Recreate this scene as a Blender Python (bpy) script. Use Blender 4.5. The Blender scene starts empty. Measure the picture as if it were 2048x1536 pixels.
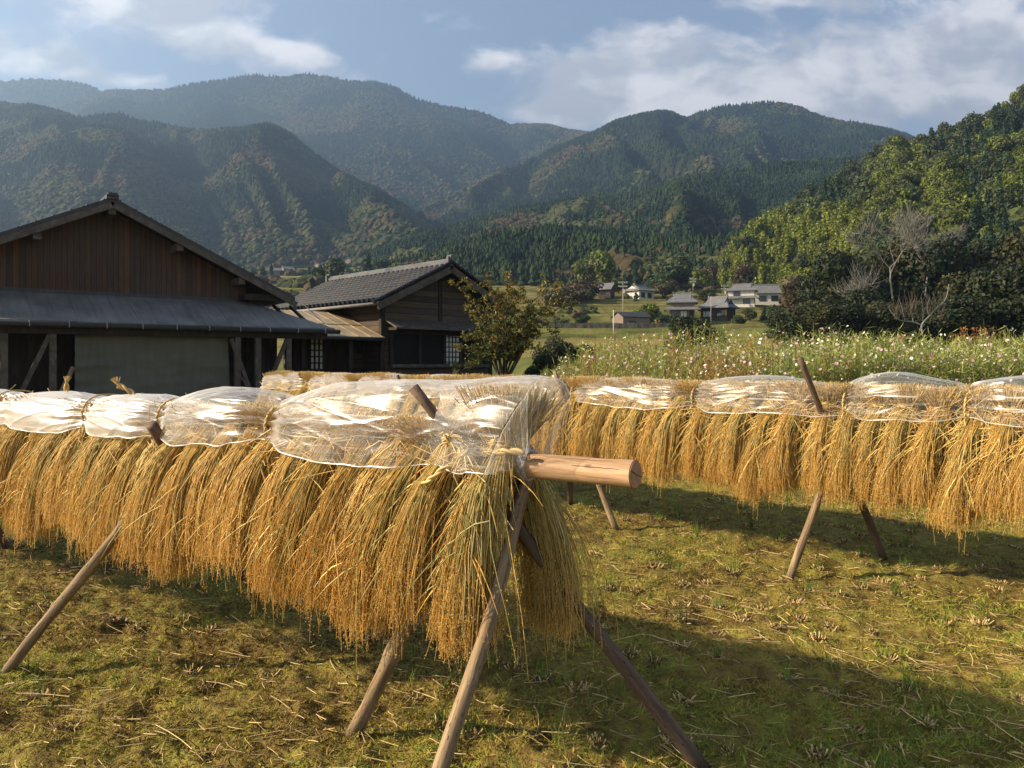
import bpy, math, random
import numpy as np
from mathutils import Vector, Matrix

random.seed(7)
RNG = np.random.default_rng(11)
scene = bpy.context.scene
COL = scene.collection
F, EYE = 1540.0, 1.55            # focal length in photo pixels (2048 wide) and eye height in metres

# ------------------------------------------------------------------ camera
cam_data = bpy.data.cameras.new("camera")
cam = bpy.data.objects.new("camera", cam_data)
COL.objects.link(cam)
cam.location = (0, 0, EYE)
cam.rotation_euler = (math.radians(90), 0, 0)
cam_data.sensor_width = 36.0
cam_data.lens = 36.0 * F / 2048.0
cam_data.shift_y = -43.0 / 2048.0
cam_data.clip_start = 0.05
cam_data.clip_end = 20000
scene.camera = cam

# ------------------------------------------------------------------ light, sky, exposure
SUN_EL = math.radians(27)
SUN_DIR = Vector((-0.993 * math.cos(SUN_EL), -0.118 * math.cos(SUN_EL), math.sin(SUN_EL)))
sun_data = bpy.data.lights.new("sun", 'SUN')
sun_data.energy = 5.0
sun_data.angle = math.radians(0.55)
sun_data.color = (1.0, 0.82, 0.56)
sun = bpy.data.objects.new("sun", sun_data)
COL.objects.link(sun)
sun.rotation_euler = (-SUN_DIR).to_track_quat('-Z', 'Y').to_euler()

scene.view_settings.view_transform = 'Standard'
scene.view_settings.look = 'None'
scene.view_settings.exposure = 1.40
scene.view_settings.gamma = 1.0
scene.view_settings.use_curve_mapping = False
cy = scene.cycles
cy.use_denoising = True
cy.max_bounces = 8
cy.diffuse_bounces = 3
cy.glossy_bounces = 3
cy.transmission_bounces = 4
cy.transparent_max_bounces = 24
cy.volume_bounces = 0
cy.caustics_reflective = False
cy.caustics_refractive = False
cy.sample_clamp_indirect = 6.0


class NT:
    """small helper to write node trees"""
    def __init__(self, tree):
        self.t = tree
        self.n = tree.nodes
        self.l = tree.links

    def node(self, typ, **kw):
        nd = self.n.new(typ)
        for k, v in kw.items():
            setattr(nd, k, v)
        return nd

    def put(self, nd, key, val):
        if isinstance(val, bpy.types.NodeSocket):
            self.l.new(val, nd.inputs[key])
        elif val is not None:
            nd.inputs[key].default_value = val

    def math(self, op, a, b=None, c=None, clamp=False):
        nd = self.node('ShaderNodeMath', operation=op, use_clamp=clamp)
        for i, v in enumerate((a, b, c)):
            if v is not None:
                self.put(nd, i, v)
        return nd.outputs[0]

    def noise(self, vec, scale, detail=4, rough=0.55, dist=0.0, out='Fac'):
        nd = self.node('ShaderNodeTexNoise')
        self.put(nd, 'Vector', vec)
        nd.inputs['Scale'].default_value = scale
        nd.inputs['Detail'].default_value = detail
        nd.inputs['Roughness'].default_value = rough
        nd.inputs['Distortion'].default_value = dist
        return nd.outputs[out]

    def ramp(self, fac, stops, interp='LINEAR'):
        nd = self.node('ShaderNodeValToRGB')
        nd.color_ramp.interpolation = interp
        e = nd.color_ramp.elements
        while len(e) < len(stops):
            e.new(0.5)
        for el, (p, c) in zip(e, stops):
            el.position = p
            el.color = (*c, 1) if len(c) == 3 else c
        self.put(nd, 'Fac', fac)
        return nd.outputs['Color']

    def mix(self, fac, a, b, blend='MIX'):
        nd = self.node('ShaderNodeMix', data_type='RGBA', blend_type=blend)
        self.put(nd, 0, fac)
        for k, v in ((6, a), (7, b)):
            if isinstance(v, bpy.types.NodeSocket):
                self.l.new(v, nd.inputs[k])
            else:
                nd.inputs[k].default_value = (*v, 1) if len(v) == 3 else v
        return nd.outputs[2]

    def mapping(self, vec, scale=(1, 1, 1), rot=(0, 0, 0), loc=(0, 0, 0)):
        nd = self.node('ShaderNodeMapping')
        self.put(nd, 'Vector', vec)
        nd.inputs['Scale'].default_value = scale
        nd.inputs['Rotation'].default_value = rot
        nd.inputs['Location'].default_value = loc
        return nd.outputs[0]

    def maprange(self, v, a, b, c=0.0, d=1.0, smooth=False):
        nd = self.node('ShaderNodeMapRange')
        if smooth:
            nd.interpolation_type = 'SMOOTHSTEP'
        self.put(nd, 0, v)
        for i, x in enumerate((a, b, c, d)):
            nd.inputs[i + 1].default_value = x
        return nd.outputs[0]


# world: Nishita sky with procedural clouds laid out by direction
world = bpy.data.worlds.new("World")
scene.world = world
world.use_nodes = True
W = NT(world.node_tree)
W.n.clear()
sky = W.node('ShaderNodeTexSky', sky_type='NISHITA')
sky.sun_disc = False
sky.sun_elevation = SUN_EL
sky.sun_rotation = math.atan2(SUN_DIR.x, SUN_DIR.y)
sky.altitude = 200
sky.air_density = 1.0
sky.dust_density = 1.6
sky.ozone_density = 1.5
SKY_STRENGTH = 0.076
tc = W.node('ShaderNodeTexCoord')
sep = W.node('ShaderNodeSeparateXYZ')
W.l.new(tc.outputs['Generated'], sep.inputs[0])
ysafe = W.math('MAXIMUM', W.math('ABSOLUTE', sep.outputs[1]), 0.08)
cx = W.math('DIVIDE', sep.outputs[0], ysafe)
cz = W.math('DIVIDE', sep.outputs[2], ysafe)
comb = W.node('ShaderNodeCombineXYZ')
W.l.new(cx, comb.inputs[0]); W.l.new(cz, comb.inputs[1]); W.l.new(sep.outputs[1], comb.inputs[2])


def cloud_bank(x, z, rx, rz, amp, tilt=0.0):
    dx = W.math('SUBTRACT', cx, x)
    dz = W.math('SUBTRACT', W.math('SUBTRACT', cz, z), W.math('MULTIPLY', dx, tilt))
    a = W.math('POWER', W.math('ABSOLUTE', W.math('DIVIDE', dx, rx)), 2.0)
    b = W.math('POWER', W.math('ABSOLUTE', W.math('DIVIDE', dz, rz)), 2.0)
    return W.math('MULTIPLY', W.math('EXPONENT', W.math('MULTIPLY', W.math('ADD', a, b), -1.0)), amp)


bias = None
for bank in ((0.40, 0.355, 0.26, 0.065, 1.0, 0.05), (0.62, 0.41, 0.16, 0.09, 0.85, 0.0), (0.10, 0.375, 0.10, 0.035, 0.62, 0.15),
             (0.18, 0.43, 0.07, 0.030, 0.55, 0.1), (0.06, 0.325, 0.06, 0.018, 0.7, 0.0), (-0.02, 0.392, 0.035, 0.012, 0.6, 0.1),
             (-0.46, 0.452, 0.21, 0.036, 1.05, -0.25), (-0.285, 0.404, 0.045, 0.011, 0.7, -0.15), (-0.64, 0.40, 0.14, 0.03, 0.45, -0.1),
             (-0.50, 0.365, 0.08, 0.012, 0.5, -0.1), (0.38, 0.47, 0.14, 0.012, 0.5, 0.0), (0.20, 0.335, 0.12, 0.03, 0.7, 0.1),
             (-0.36, 0.475, 0.10, 0.02, 0.5, -0.1)):
    v = cloud_bank(*bank)
    bias = v if bias is None else W.math('ADD', bias, v)
cl_vec = W.mapping(comb.outputs[0], scale=(1.0, 1.7, 1.0))
n_big = W.noise(cl_vec, 7.0, 9, 0.58, 0.35)
n_small = W.noise(cl_vec, 26.0, 6, 0.6, 0.2)
dens = W.math('ADD', W.math('MULTIPLY', n_big, 1.15), W.math('MULTIPLY', n_small, 0.22))
dens = W.math('ADD', dens, W.math('MULTIPLY', bias, 0.56))
cover = W.maprange(dens, 0.78, 1.10, 0.0, 0.95, True)
n_shade = W.noise(W.mapping(cl_vec, loc=(0.02, -0.05, 0)), 9.0, 6, 0.55, 0.2)
cl_col = W.mix(W.maprange(n_shade, 0.36, 0.62, 0, 1, True), (0.42, 0.43, 0.47), (0.80, 0.77, 0.76))
bg_sky = W.node('ShaderNodeBackground')
hs = W.node('ShaderNodeHueSaturation'); hs.inputs['Saturation'].default_value = 0.80
W.l.new(sky.outputs[0], hs.inputs['Color']); W.l.new(hs.outputs[0], bg_sky.inputs[0]); bg_sky.inputs[1].default_value = SKY_STRENGTH
bg_cloud = W.node('ShaderNodeBackground')
W.l.new(cl_col, bg_cloud.inputs[0]); bg_cloud.inputs[1].default_value = 0.66
mixw = W.node('ShaderNodeMixShader')
W.l.new(cover, mixw.inputs[0]); W.l.new(bg_sky.outputs[0], mixw.inputs[1]); W.l.new(bg_cloud.outputs[0], mixw.inputs[2])
wout = W.node('ShaderNodeOutputWorld')
W.l.new(mixw.outputs[0], wout.inputs[0])


# ------------------------------------------------------------------ naming helpers
def tag(o, label=None, cat=None, group=None, kind=None):
    if label: o['label'] = label
    if cat: o['category'] = cat
    if group: o['group'] = group
    if kind: o['kind'] = kind
    return o


def empty(name, loc=(0, 0, 0), rz=0.0):
    o = bpy.data.objects.new(name, None)
    o.empty_display_size = 0.2
    COL.objects.link(o)
    o.location = loc
    o.rotation_euler = (0, 0, rz)
    return o


def copy_tree(o, parent=None):
    c = o.copy()
    COL.objects.link(c)
    if parent is not None:
        c.parent = parent
    for ch in list(o.children):
        copy_tree(ch, c)
    return c


ORD = ("first second third fourth fifth sixth seventh eighth ninth tenth eleventh twelfth thirteenth fourteenth fifteenth "
       "sixteenth seventeenth eighteenth nineteenth twentieth").split()
TENS = {2: "twenty", 3: "thirty", 4: "forty", 5: "fifty", 6: "sixty", 7: "seventy"}
TENTH = {2: "twentieth", 3: "thirtieth", 4: "fortieth", 5: "fiftieth", 6: "sixtieth", 7: "seventieth"}


def ordinal(n):
    if n <= 20: return ORD[n - 1]
    t, r = divmod(n, 10)
    return TENTH[t] if r == 0 else TENS[t] + "-" + ORD[r - 1]


# ------------------------------------------------------------------ mesh helpers
class MB:
    """collects vertices, faces and one colour per vertex, then builds ONE mesh"""
    def __init__(self):
        self.v, self.c, self.q, self.t, self.n = [], [], [], [], 0

    def add(self, V, quads=None, tris=None, col=(0.5, 0.5, 0.5)):
        V = np.asarray(V, dtype=np.float64).reshape(-1, 3)
        c = np.asarray(col, dtype=np.float64)
        if c.ndim == 1:
            c = np.repeat(c[None, :], len(V), 0)
        self.v.append(V); self.c.append(c)
        if quads is not None and len(quads): self.q.append(np.asarray(quads, dtype=np.int64).reshape(-1, 4) + self.n)
        if tris is not None and len(tris): self.t.append(np.asarray(tris, dtype=np.int64).reshape(-1, 3) + self.n)
        self.n += len(V)
        return self

    def box(self, lo, hi, col=(0.5, 0.5, 0.5)):
        x0, y0, z0 = lo; x1, y1, z1 = hi
        V = [(x0, y0, z0), (x1, y0, z0), (x1, y1, z0), (x0, y1, z0), (x0, y0, z1), (x1, y0, z1), (x1, y1, z1), (x0, y1, z1)]
        return self.add(V, [(3, 2, 1, 0), (4, 5, 6, 7), (0, 1, 5, 4), (1, 2, 6, 5), (2, 3, 7, 6), (3, 0, 4, 7)], col=col)

    def hexa(self, V, col=(0.5, 0.5, 0.5)):
        """eight corners: four below (counter-clockwise from above), four above"""
        return self.add(V, [(3, 2, 1, 0), (4, 5, 6, 7), (0, 1, 5, 4), (1, 2, 6, 5), (2, 3, 7, 6), (3, 0, 4, 7)], col=col)

    def slab(self, P, th, col=(0.5, 0.5, 0.5)):
        """four corners of the upper face, thickness downwards"""
        P = [Vector(p) for p in P]
        lo = [p - Vector((0, 0, th)) for p in P]
        return self.hexa([*lo, *P], col)

    def beam(self, a, b, w, h, col=(0.5, 0.5, 0.5), up=(0, 0, 1)):
        a, b = Vector(a), Vector(b)
        d = (b - a).normalized()
        s = d.cross(Vector(up))
        s = s.normalized() if s.length > 1e-4 else Vector((1, 0, 0))
        u = s.cross(d).normalized()
        V = []
        for p in (a, b):
            for i, j in ((-1, -1), (1, -1), (1, 1), (-1, 1)):
                V.append(p + s * (w / 2 * i) + u * (h / 2 * j))
        return self.add(V, [(3, 2, 1, 0), (4, 5, 6, 7), (0, 1, 5, 4), (1, 2, 6, 5), (2, 3, 7, 6), (3, 0, 4, 7)], col=col)

    def tubes(self, P, R, sides=3, col=(0.5, 0.5, 0.5), cap=False):
        """P (N,K,3) paths, R (N,K) or scalar radii, col (3,), (N,3) or (N,K,3)"""
        P = np.asarray(P, float)
        if P.ndim == 2: P = P[None]
        N, K, _ = P.shape
        R = np.broadcast_to(np.asarray(R, float), (N, K)) if np.ndim(R) != 1 else np.broadcast_to(np.asarray(R, float)[None, :], (N, K))
        T = np.gradient(P, axis=1)
        T /= np.linalg.norm(T, axis=2, keepdims=True) + 1e-12
        ref = np.zeros_like(T)
        m = T.mean(axis=1)
        ax = np.argmin(np.abs(m), axis=1)
        ref[np.arange(N), :, ax] = 1.0
        e1 = np.cross(T, ref); e1 /= np.linalg.norm(e1, axis=2, keepdims=True) + 1e-12
        e2 = np.cross(T, e1)
        ang = np.arange(sides) * 2 * math.pi / sides
        ca, sa = np.cos(ang), np.sin(ang)
        V = P[:, :, None, :] + R[:, :, None, None] * (e1[:, :, None, :] * ca[None, None, :, None] + e2[:, :, None, :] * sa[None, None, :, None])
        idx = np.arange(N * K * sides).reshape(N, K, sides)
        a = idx[:, :-1, :]; b = np.roll(idx, -1, axis=2)[:, :-1, :]
        c = np.roll(idx, -1, axis=2)[:, 1:, :]; d = idx[:, 1:, :]
        quads = np.stack([a, b, c, d], -1).reshape(-1, 4)
        c0 = np.asarray(col, float)
        if c0.ndim == 1: cc = np.broadcast_to(c0, (N, K, sides, 3))
        elif c0.ndim == 2: cc = np.broadcast_to(c0[:, None, None, :], (N, K, sides, 3))
        else: cc = np.broadcast_to(c0[:, :, None, :], (N, K, sides, 3))
        tris = None
        Vf = V.reshape(-1, 3); cf = cc.reshape(-1, 3)
        if cap:
            cv = np.concatenate([P[:, 0], P[:, -1]], 0)
            base = N * K * sides
            tr = []
            for s in range(sides):
                s2 = (s + 1) % sides
                tr.append(np.stack([base + np.arange(N), idx[:, 0, s2], idx[:, 0, s]], -1))
                tr.append(np.stack([base + N + np.arange(N), idx[:, -1, s], idx[:, -1, s2]], -1))
            tris = np.concatenate(tr)
            Vf = np.concatenate([Vf, cv]); cf = np.concatenate([cf, cc[:, 0, 0], cc[:, -1, 0]])
        return self.add(Vf, quads, tris, cf)

    def cards(self, C, A, B, col):
        """leaf-like rhombs: centres C, half axes A and B (N,3)"""
        N = len(C)
        V = np.stack([C - A, C + B, C + A, C - B], 1).reshape(-1, 3)
        q = np.arange(N * 4).reshape(N, 4)
        cc = np.repeat(np.asarray(col), 4, axis=0) if np.ndim(col) == 2 else col
        return self.add(V, q, None, cc)

    def grid(self, V, col=(0.5, 0.5, 0.5), flip=False):
        """V (n,m,3) sheet"""
        n, m, _ = V.shape
        idx = np.arange(n * m).reshape(n, m)
        q = np.stack([idx[:-1, :-1], idx[1:, :-1], idx[1:, 1:], idx[:-1, 1:]], -1).reshape(-1, 4)
        if flip: q = q[:, ::-1]
        c = np.asarray(col)
        if c.ndim == 3: c = c.reshape(-1, 3)
        return self.add(V.reshape(-1, 3), q, None, c)

    def mesh(self, name, mat, smooth=False):
        V = np.concatenate(self.v); C = np.concatenate(self.c)
        Q = np.concatenate(self.q) if self.q else np.zeros((0, 4), np.int64)
        T = np.concatenate(self.t) if self.t else np.zeros((0, 3), np.int64)
        me = bpy.data.meshes.new(name)
        me.vertices.add(len(V))
        me.vertices.foreach_set('co', V.astype(np.float32).ravel())
        nl = len(Q) * 4 + len(T) * 3
        me.loops.add(nl)
        me.loops.foreach_set('vertex_index', np.concatenate([Q.ravel(), T.ravel()]).astype(np.int32))
        me.polygons.add(len(Q) + len(T))
        start = np.concatenate([np.arange(len(Q)) * 4, len(Q) * 4 + np.arange(len(T)) * 3]).astype(np.int32)
        me.polygons.foreach_set('loop_start', start)
        me.polygons.foreach_set('use_smooth', np.full(len(Q) + len(T), bool(smooth)))
        at = me.color_attributes.new('col', 'FLOAT_COLOR', 'POINT')
        at.data.foreach_set('color', np.concatenate([C, np.ones((len(C), 1))], 1).astype(np.float32).ravel())
        me.update(calc_edges=True)
        me.validate()
        if mat is not None:
            me.materials.append(mat)
        return me

    def build(self, name, mat, parent=None, smooth=False):
        o = bpy.data.objects.new(name, self.mesh(name, mat, smooth))
        COL.objects.link(o)
        if parent is not None:
            o.parent = parent
        return o


def obj_from(name, me, parent=None):
    o = bpy.data.objects.new(name, me)
    COL.objects.link(o)
    if parent is not None: o.parent = parent
    return o


def bez(P, k):
    """Catmull-Rom through P (n,3) -> (k,3)"""
    P = np.asarray(P, float)
    n = len(P)
    t = np.linspace(0, n - 1, k)
    i = np.clip(t.astype(int), 0, n - 2)
    u = (t - i)[:, None]
    g = lambda j: P[np.clip(j, 0, n - 1)]
    p0, p1, p2, p3 = g(i - 1), g(i), g(i + 1), g(i + 2)
    return 0.5 * (2 * p1 + (p2 - p0) * u + (2 * p0 - 5 * p1 + 4 * p2 - p3) * u ** 2 + (3 * p1 - p0 - 3 * p2 + p3) * u ** 3)


def _hash(i, j, seed):
    h = (i * 374761393 + j * 668265263 + seed * 974711) & 0xFFFFFFFF
    h = ((h ^ (h >> 13)) * 1274126177) & 0xFFFFFFFF
    return ((h ^ (h >> 16)) & 0xFFFF) / 65535.0


def vnoise(x, y, seed=0):
    x = np.asarray(x, float); y = np.asarray(y, float)
    xi = np.floor(x).astype(np.int64); yi = np.floor(y).astype(np.int64)
    u = x - xi; v = y - yi
    u = u * u * (3 - 2 * u); v = v * v * (3 - 2 * v)
    a = _hash(xi, yi, seed); b = _hash(xi + 1, yi, seed); c = _hash(xi, yi + 1, seed); d = _hash(xi + 1, yi + 1, seed)
    return (a * (1 - u) + b * u) * (1 - v) + (c * (1 - u) + d * u) * v


def fbm(x, y, seed=0, oct=4, gain=0.5):
    s = 0; a = 1; tot = 0
    for k in range(oct):
        s = s + a * vnoise(x * 2 ** k + 17.3 * k, y * 2 ** k + 5.1 * k, seed + k)
        tot += a; a *= gain
    return s / tot


def ridged(x, y, seed=0, oct=4):
    s = 0; a = 1; tot = 0
    for k in range(oct):
        s = s + a * (1 - np.abs(2 * vnoise(x * 2 ** k + 9.7 * k, y * 2 ** k + 3.3 * k, seed + k) - 1))
        tot += a; a *= 0.5
    return s / tot


def sstep(x, a, b):
    t = np.clip((np.asarray(x, float) - a) / (b - a), 0, 1)
    return t * t * (3 - 2 * t)


def P(px, py, D):
    """photo pixel and depth -> point in the world"""
    return np.array([(px - 1024) / F * D, D, EYE + (725 - py) / F * D])


# ------------------------------------------------------------------ materials
def new_mat(name):
    m = bpy.data.materials.new(name)
    m.use_nodes = True
    nt = NT(m.node_tree)
    nt.n.clear()
    out = nt.node('ShaderNodeOutputMaterial')
    return m, nt, out


def principled(nt, out, color, rough=0.7, spec=0.3, metal=0.0, bump=None, bstr=0.3, bdist=0.02):
    b = nt.node('ShaderNodeBsdfPrincipled')
    nt.put(b, 'Base Color', color if isinstance(color, bpy.types.NodeSocket) else (*color, 1))
    nt.put(b, 'Roughness', rough)
    b.inputs['Specular IOR Level'].default_value = spec
    b.inputs['Metallic'].default_value = metal
    if bump is not None:
        bp = nt.node('ShaderNodeBump')
        bp.inputs['Strength'].default_value = bstr
        bp.inputs['Distance'].default_value = bdist
        nt.l.new(bump, bp.inputs['Height'])
        nt.l.new(bp.outputs[0], b.inputs['Normal'])
    nt.l.new(b.outputs[0], out.inputs[0])
    return b


def attr_mat(name, rough=0.75, spec=0.2, transl=0.0, var=0.25, scale=30.0, gain=1.0):
    """colour from the mesh's own 'col' attribute, with fine variation"""
    m, nt, out = new_mat(name)
    a = nt.node('ShaderNodeAttribute', attribute_name='col')
    geo = nt.node('ShaderNodeNewGeometry')
    n = nt.noise(geo.outputs['Position'], scale, 3)
    f = nt.maprange(n, 0.3, 0.7, (1 - var) * gain, (1 + var) * gain)
    vm = nt.node('ShaderNodeVectorMath', operation='SCALE')
    nt.l.new(a.outputs['Color'], vm.inputs[0]); nt.l.new(f, vm.inputs['Scale'])
    b = principled(nt, out, vm.outputs[0], rough, spec)
    if transl > 0:
        tr = nt.node('ShaderNodeBsdfTranslucent')
        nt.l.new(vm.outputs[0], tr.inputs[0])
        mx = nt.node('ShaderNodeMixShader')
        mx.inputs[0].default_value = transl
        nt.l.new(b.outputs[0], mx.inputs[1]); nt.l.new(tr.outputs[0], mx.inputs[2])
        nt.l.new(mx.outputs[0], out.inputs[0])
    return m


def wood_mat(name, c1, c2, c3, grain=(3, 3, 60), rough=0.75, bstr=0.4, knots=True):
    """grain along the mesh's local Z is squeezed by the 'grain' scale"""
    m, nt, out = new_mat(name)
    t = nt.node('ShaderNodeTexCoord')
    v = nt.mapping(t.outputs['Object'], scale=grain)
    n = nt.noise(v, 1.0, 6, 0.6, 0.6)
    n2 = nt.noise(t.outputs['Object'], 2.2, 4, 0.6)
    col = nt.ramp(n, [(0.3, c1), (0.52, c2), (0.7, c3)])
    col = nt.mix(nt.maprange(n2, 0.35, 0.7, 0, 0.55), col, tuple(x * 0.55 for x in c2))
    if knots:
        vo = nt.node('ShaderNodeTexVoronoi')
        nt.put(vo, 'Vector', nt.mapping(t.outputs['Object'], scale=(14, 14, 5)))
        kn = nt.maprange(vo.outputs['Distance'], 0.08, 0.24, 1, 0)
        col = nt.mix(nt.math('MULTIPLY', kn, 0.75), col, tuple(x * 0.3 for x in c2))
        n = nt.math('ADD', n, nt.math('MULTIPLY', kn, 0.6))
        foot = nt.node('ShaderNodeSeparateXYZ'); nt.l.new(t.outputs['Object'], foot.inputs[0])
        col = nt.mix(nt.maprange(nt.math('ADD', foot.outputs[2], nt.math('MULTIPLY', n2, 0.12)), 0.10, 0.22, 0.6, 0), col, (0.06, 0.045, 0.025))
    principled(nt, out, col, rough, 0.25, bump=n, bstr=bstr, bdist=0.008)
    return m


M = {}
M['straw'] = attr_mat('rice_straw', 0.55, 0.35, 0.18, 0.18, 60, 1.22)
M['grain'] = attr_mat('rice_grain', 0.6, 0.3, 0.10, 0.2, 90, 1.15)
M['blades'] = attr_mat('field_blades', 0.7, 0.2, 0.25, 0.25, 8)
M['leaf'] = attr_mat('leaves', 0.6, 0.25, 0.28, 0.25, 1.2)
M['forest'] = attr_mat('forest_leaves', 0.85, 0.1, 0.12, 0.3, 0.05, 0.86)
M['bark'] = attr_mat('bark', 0.85, 0.15, 0, 0.3, 12)
M['paint'] = attr_mat('plain_surface', 0.7, 0.25, 0, 0.12, 3)
M['petal'] = attr_mat('petals', 0.6, 0.2, 0.3, 0.05, 4)

# round pole wood: colours stretched along the pole (poles are built with local Z along their axis)
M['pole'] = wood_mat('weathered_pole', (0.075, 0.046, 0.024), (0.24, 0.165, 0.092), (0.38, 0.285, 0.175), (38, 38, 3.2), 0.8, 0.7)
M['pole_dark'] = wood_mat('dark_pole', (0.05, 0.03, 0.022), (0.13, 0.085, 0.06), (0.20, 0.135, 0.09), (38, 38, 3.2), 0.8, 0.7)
M['old_wood'] = wood_mat('old_dark_wood', (0.012, 0.008, 0.006), (0.035, 0.024, 0.018), (0.06, 0.043, 0.032), (8, 8, 2), 0.8, knots=False)
M['beam_wood'] = wood_mat('grey_beam_wood', (0.05, 0.04, 0.032), (0.10, 0.082, 0.066), (0.15, 0.125, 0.10), (6, 6, 6), 0.8, knots=False)


def make_log_mat():
    m, nt, out = new_mat('peeled_log')
    t = nt.node('ShaderNodeTexCoord')
    v = nt.mapping(t.outputs['Object'], scale=(34, 34, 2.2))
    n = nt.noise(v, 1.0, 7, 0.62, 0.8)
    col = nt.ramp(n, [(0.30, (0.12, 0.062, 0.03)), (0.43, (0.30, 0.18, 0.095)), (0.58, (0.44, 0.285, 0.165)), (0.75, (0.33, 0.19, 0.10))])
    n2 = nt.noise(nt.mapping(t.outputs['Object'], scale=(9, 9, 3.0)), 1.0, 4, 0.55)
    col = nt.mix(nt.maprange(n2, 0.5, 0.72, 0, 0.6), col, (0.30, 0.15, 0.07))
    vo = nt.node('ShaderNodeTexVoronoi')
    nt.put(vo, 'Vector', nt.mapping(t.outputs['Object'], scale=(16, 16, 7)))
    vo.inputs['Scale'].default_value = 1.0
    knot = nt.maprange(vo.outputs['Distance'], 0.05, 0.16, 1, 0)
    col = nt.mix(nt.math('MULTIPLY', knot, 0.8), col, (0.07, 0.035, 0.02))
    principled(nt, out, col, 0.6, 0.3, bump=n, bstr=0.5, bdist=0.004)
    return m


M['log'] = make_log_mat()


def make_end_mat():
    m, nt, out = new_mat('log_end_grain')
    t = nt.node('ShaderNodeTexCoord')
    w = nt.node('ShaderNodeTexWave', wave_type='RINGS', rings_direction='Z')
    nt.put(w, 'Vector', t.outputs['Object'])
    w.inputs['Scale'].default_value = 60
    w.inputs['Distortion'].default_value = 3
    w.inputs['Detail'].default_value = 3
    w.inputs['Detail Scale'].default_value = 0.6
    n = nt.noise(t.outputs['Object'], 40, 4)
    col = nt.mix(w.outputs['Fac'], (0.30, 0.16, 0.085), (0.46, 0.27, 0.15))
    col = nt.mix(nt.maprange(n, 0.45, 0.7, 0, 0.6), col, (0.18, 0.09, 0.05))
    principled(nt, out, col, 0.8, 0.2, bump=w.outputs['Fac'], bstr=0.3, bdist=0.003)
    return m


M['log_end'] = make_end_mat()


def make_film(name, base):
    m, nt, out = new_mat(name)
    lw = nt.node('ShaderNodeLayerWeight')
    lw.inputs['Blend'].default_value = 0.38
    t = nt.node('ShaderNodeTexCoord')
    n = nt.noise(nt.mapping(t.outputs['Object'], scale=(0.9, 70, 70)), 1.0, 4, 0.6, 0.4)
    wr = nt.noise(nt.mapping(t.outputs['Object'], scale=(2, 60, 60)), 1.0, 3, 0.6, 1.0)
    fac = nt.math('ADD', nt.math('MULTIPLY', nt.math('POWER', lw.outputs['Facing'], 1.6), 0.66), base)
    fac = nt.math('ADD', fac, nt.maprange(n, 0.56, 0.72, 0, 0.35))
    fac = nt.math('MINIMUM', fac, 0.85)
    bp = nt.node('ShaderNodeBump')
    bp.inputs['Strength'].default_value = 0.16
    bp.inputs['Distance'].default_value = 0.006
    nt.l.new(wr, bp.inputs['Height'])
    gl = nt.node('ShaderNodeBsdfGlossy')
    gl.inputs['Color'].default_value = (0.95, 0.95, 0.96, 1)
    gl.inputs['Roughness'].default_value = 0.30
    nt.l.new(bp.outputs[0], gl.inputs['Normal'])
    df = nt.node('ShaderNodeBsdfDiffuse'); df.inputs[0].default_value = (0.92, 0.92, 0.93, 1)
    tl = nt.node('ShaderNodeBsdfTranslucent'); tl.inputs[0].default_value = (0.92, 0.92, 0.93, 1)
    m1 = nt.node('ShaderNodeMixShader'); m1.inputs[0].default_value = 0.5
    nt.l.new(df.outputs[0], m1.inputs[1]); nt.l.new(tl.outputs[0], m1.inputs[2])
    m2 = nt.node('ShaderNodeMixShader'); m2.inputs[0].default_value = 0.70
    nt.l.new(gl.outputs[0], m2.inputs[1]); nt.l.new(m1.outputs[0], m2.inputs[2])
    tr = nt.node('ShaderNodeBsdfTransparent'); tr.inputs[0].default_value = (0.97, 0.97, 0.97, 1)
    m3 = nt.node('ShaderNodeMixShader')
    nt.l.new(fac, m3.inputs[0]); nt.l.new(tr.outputs[0], m3.inputs[1]); nt.l.new(m2.outputs[0], m3.inputs[2])
    nt.l.new(m3.outputs[0], out.inputs[0])
    return m


M['film'] = make_film('clear_plastic_film', 0.045)
M['hem_film'] = make_film('folded_film_hem', 0.32)
M['glare_film'] = make_film('milky_glare_film', 0.30)  # whiter film: condensation plus sun glare, both put into the opacity


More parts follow.
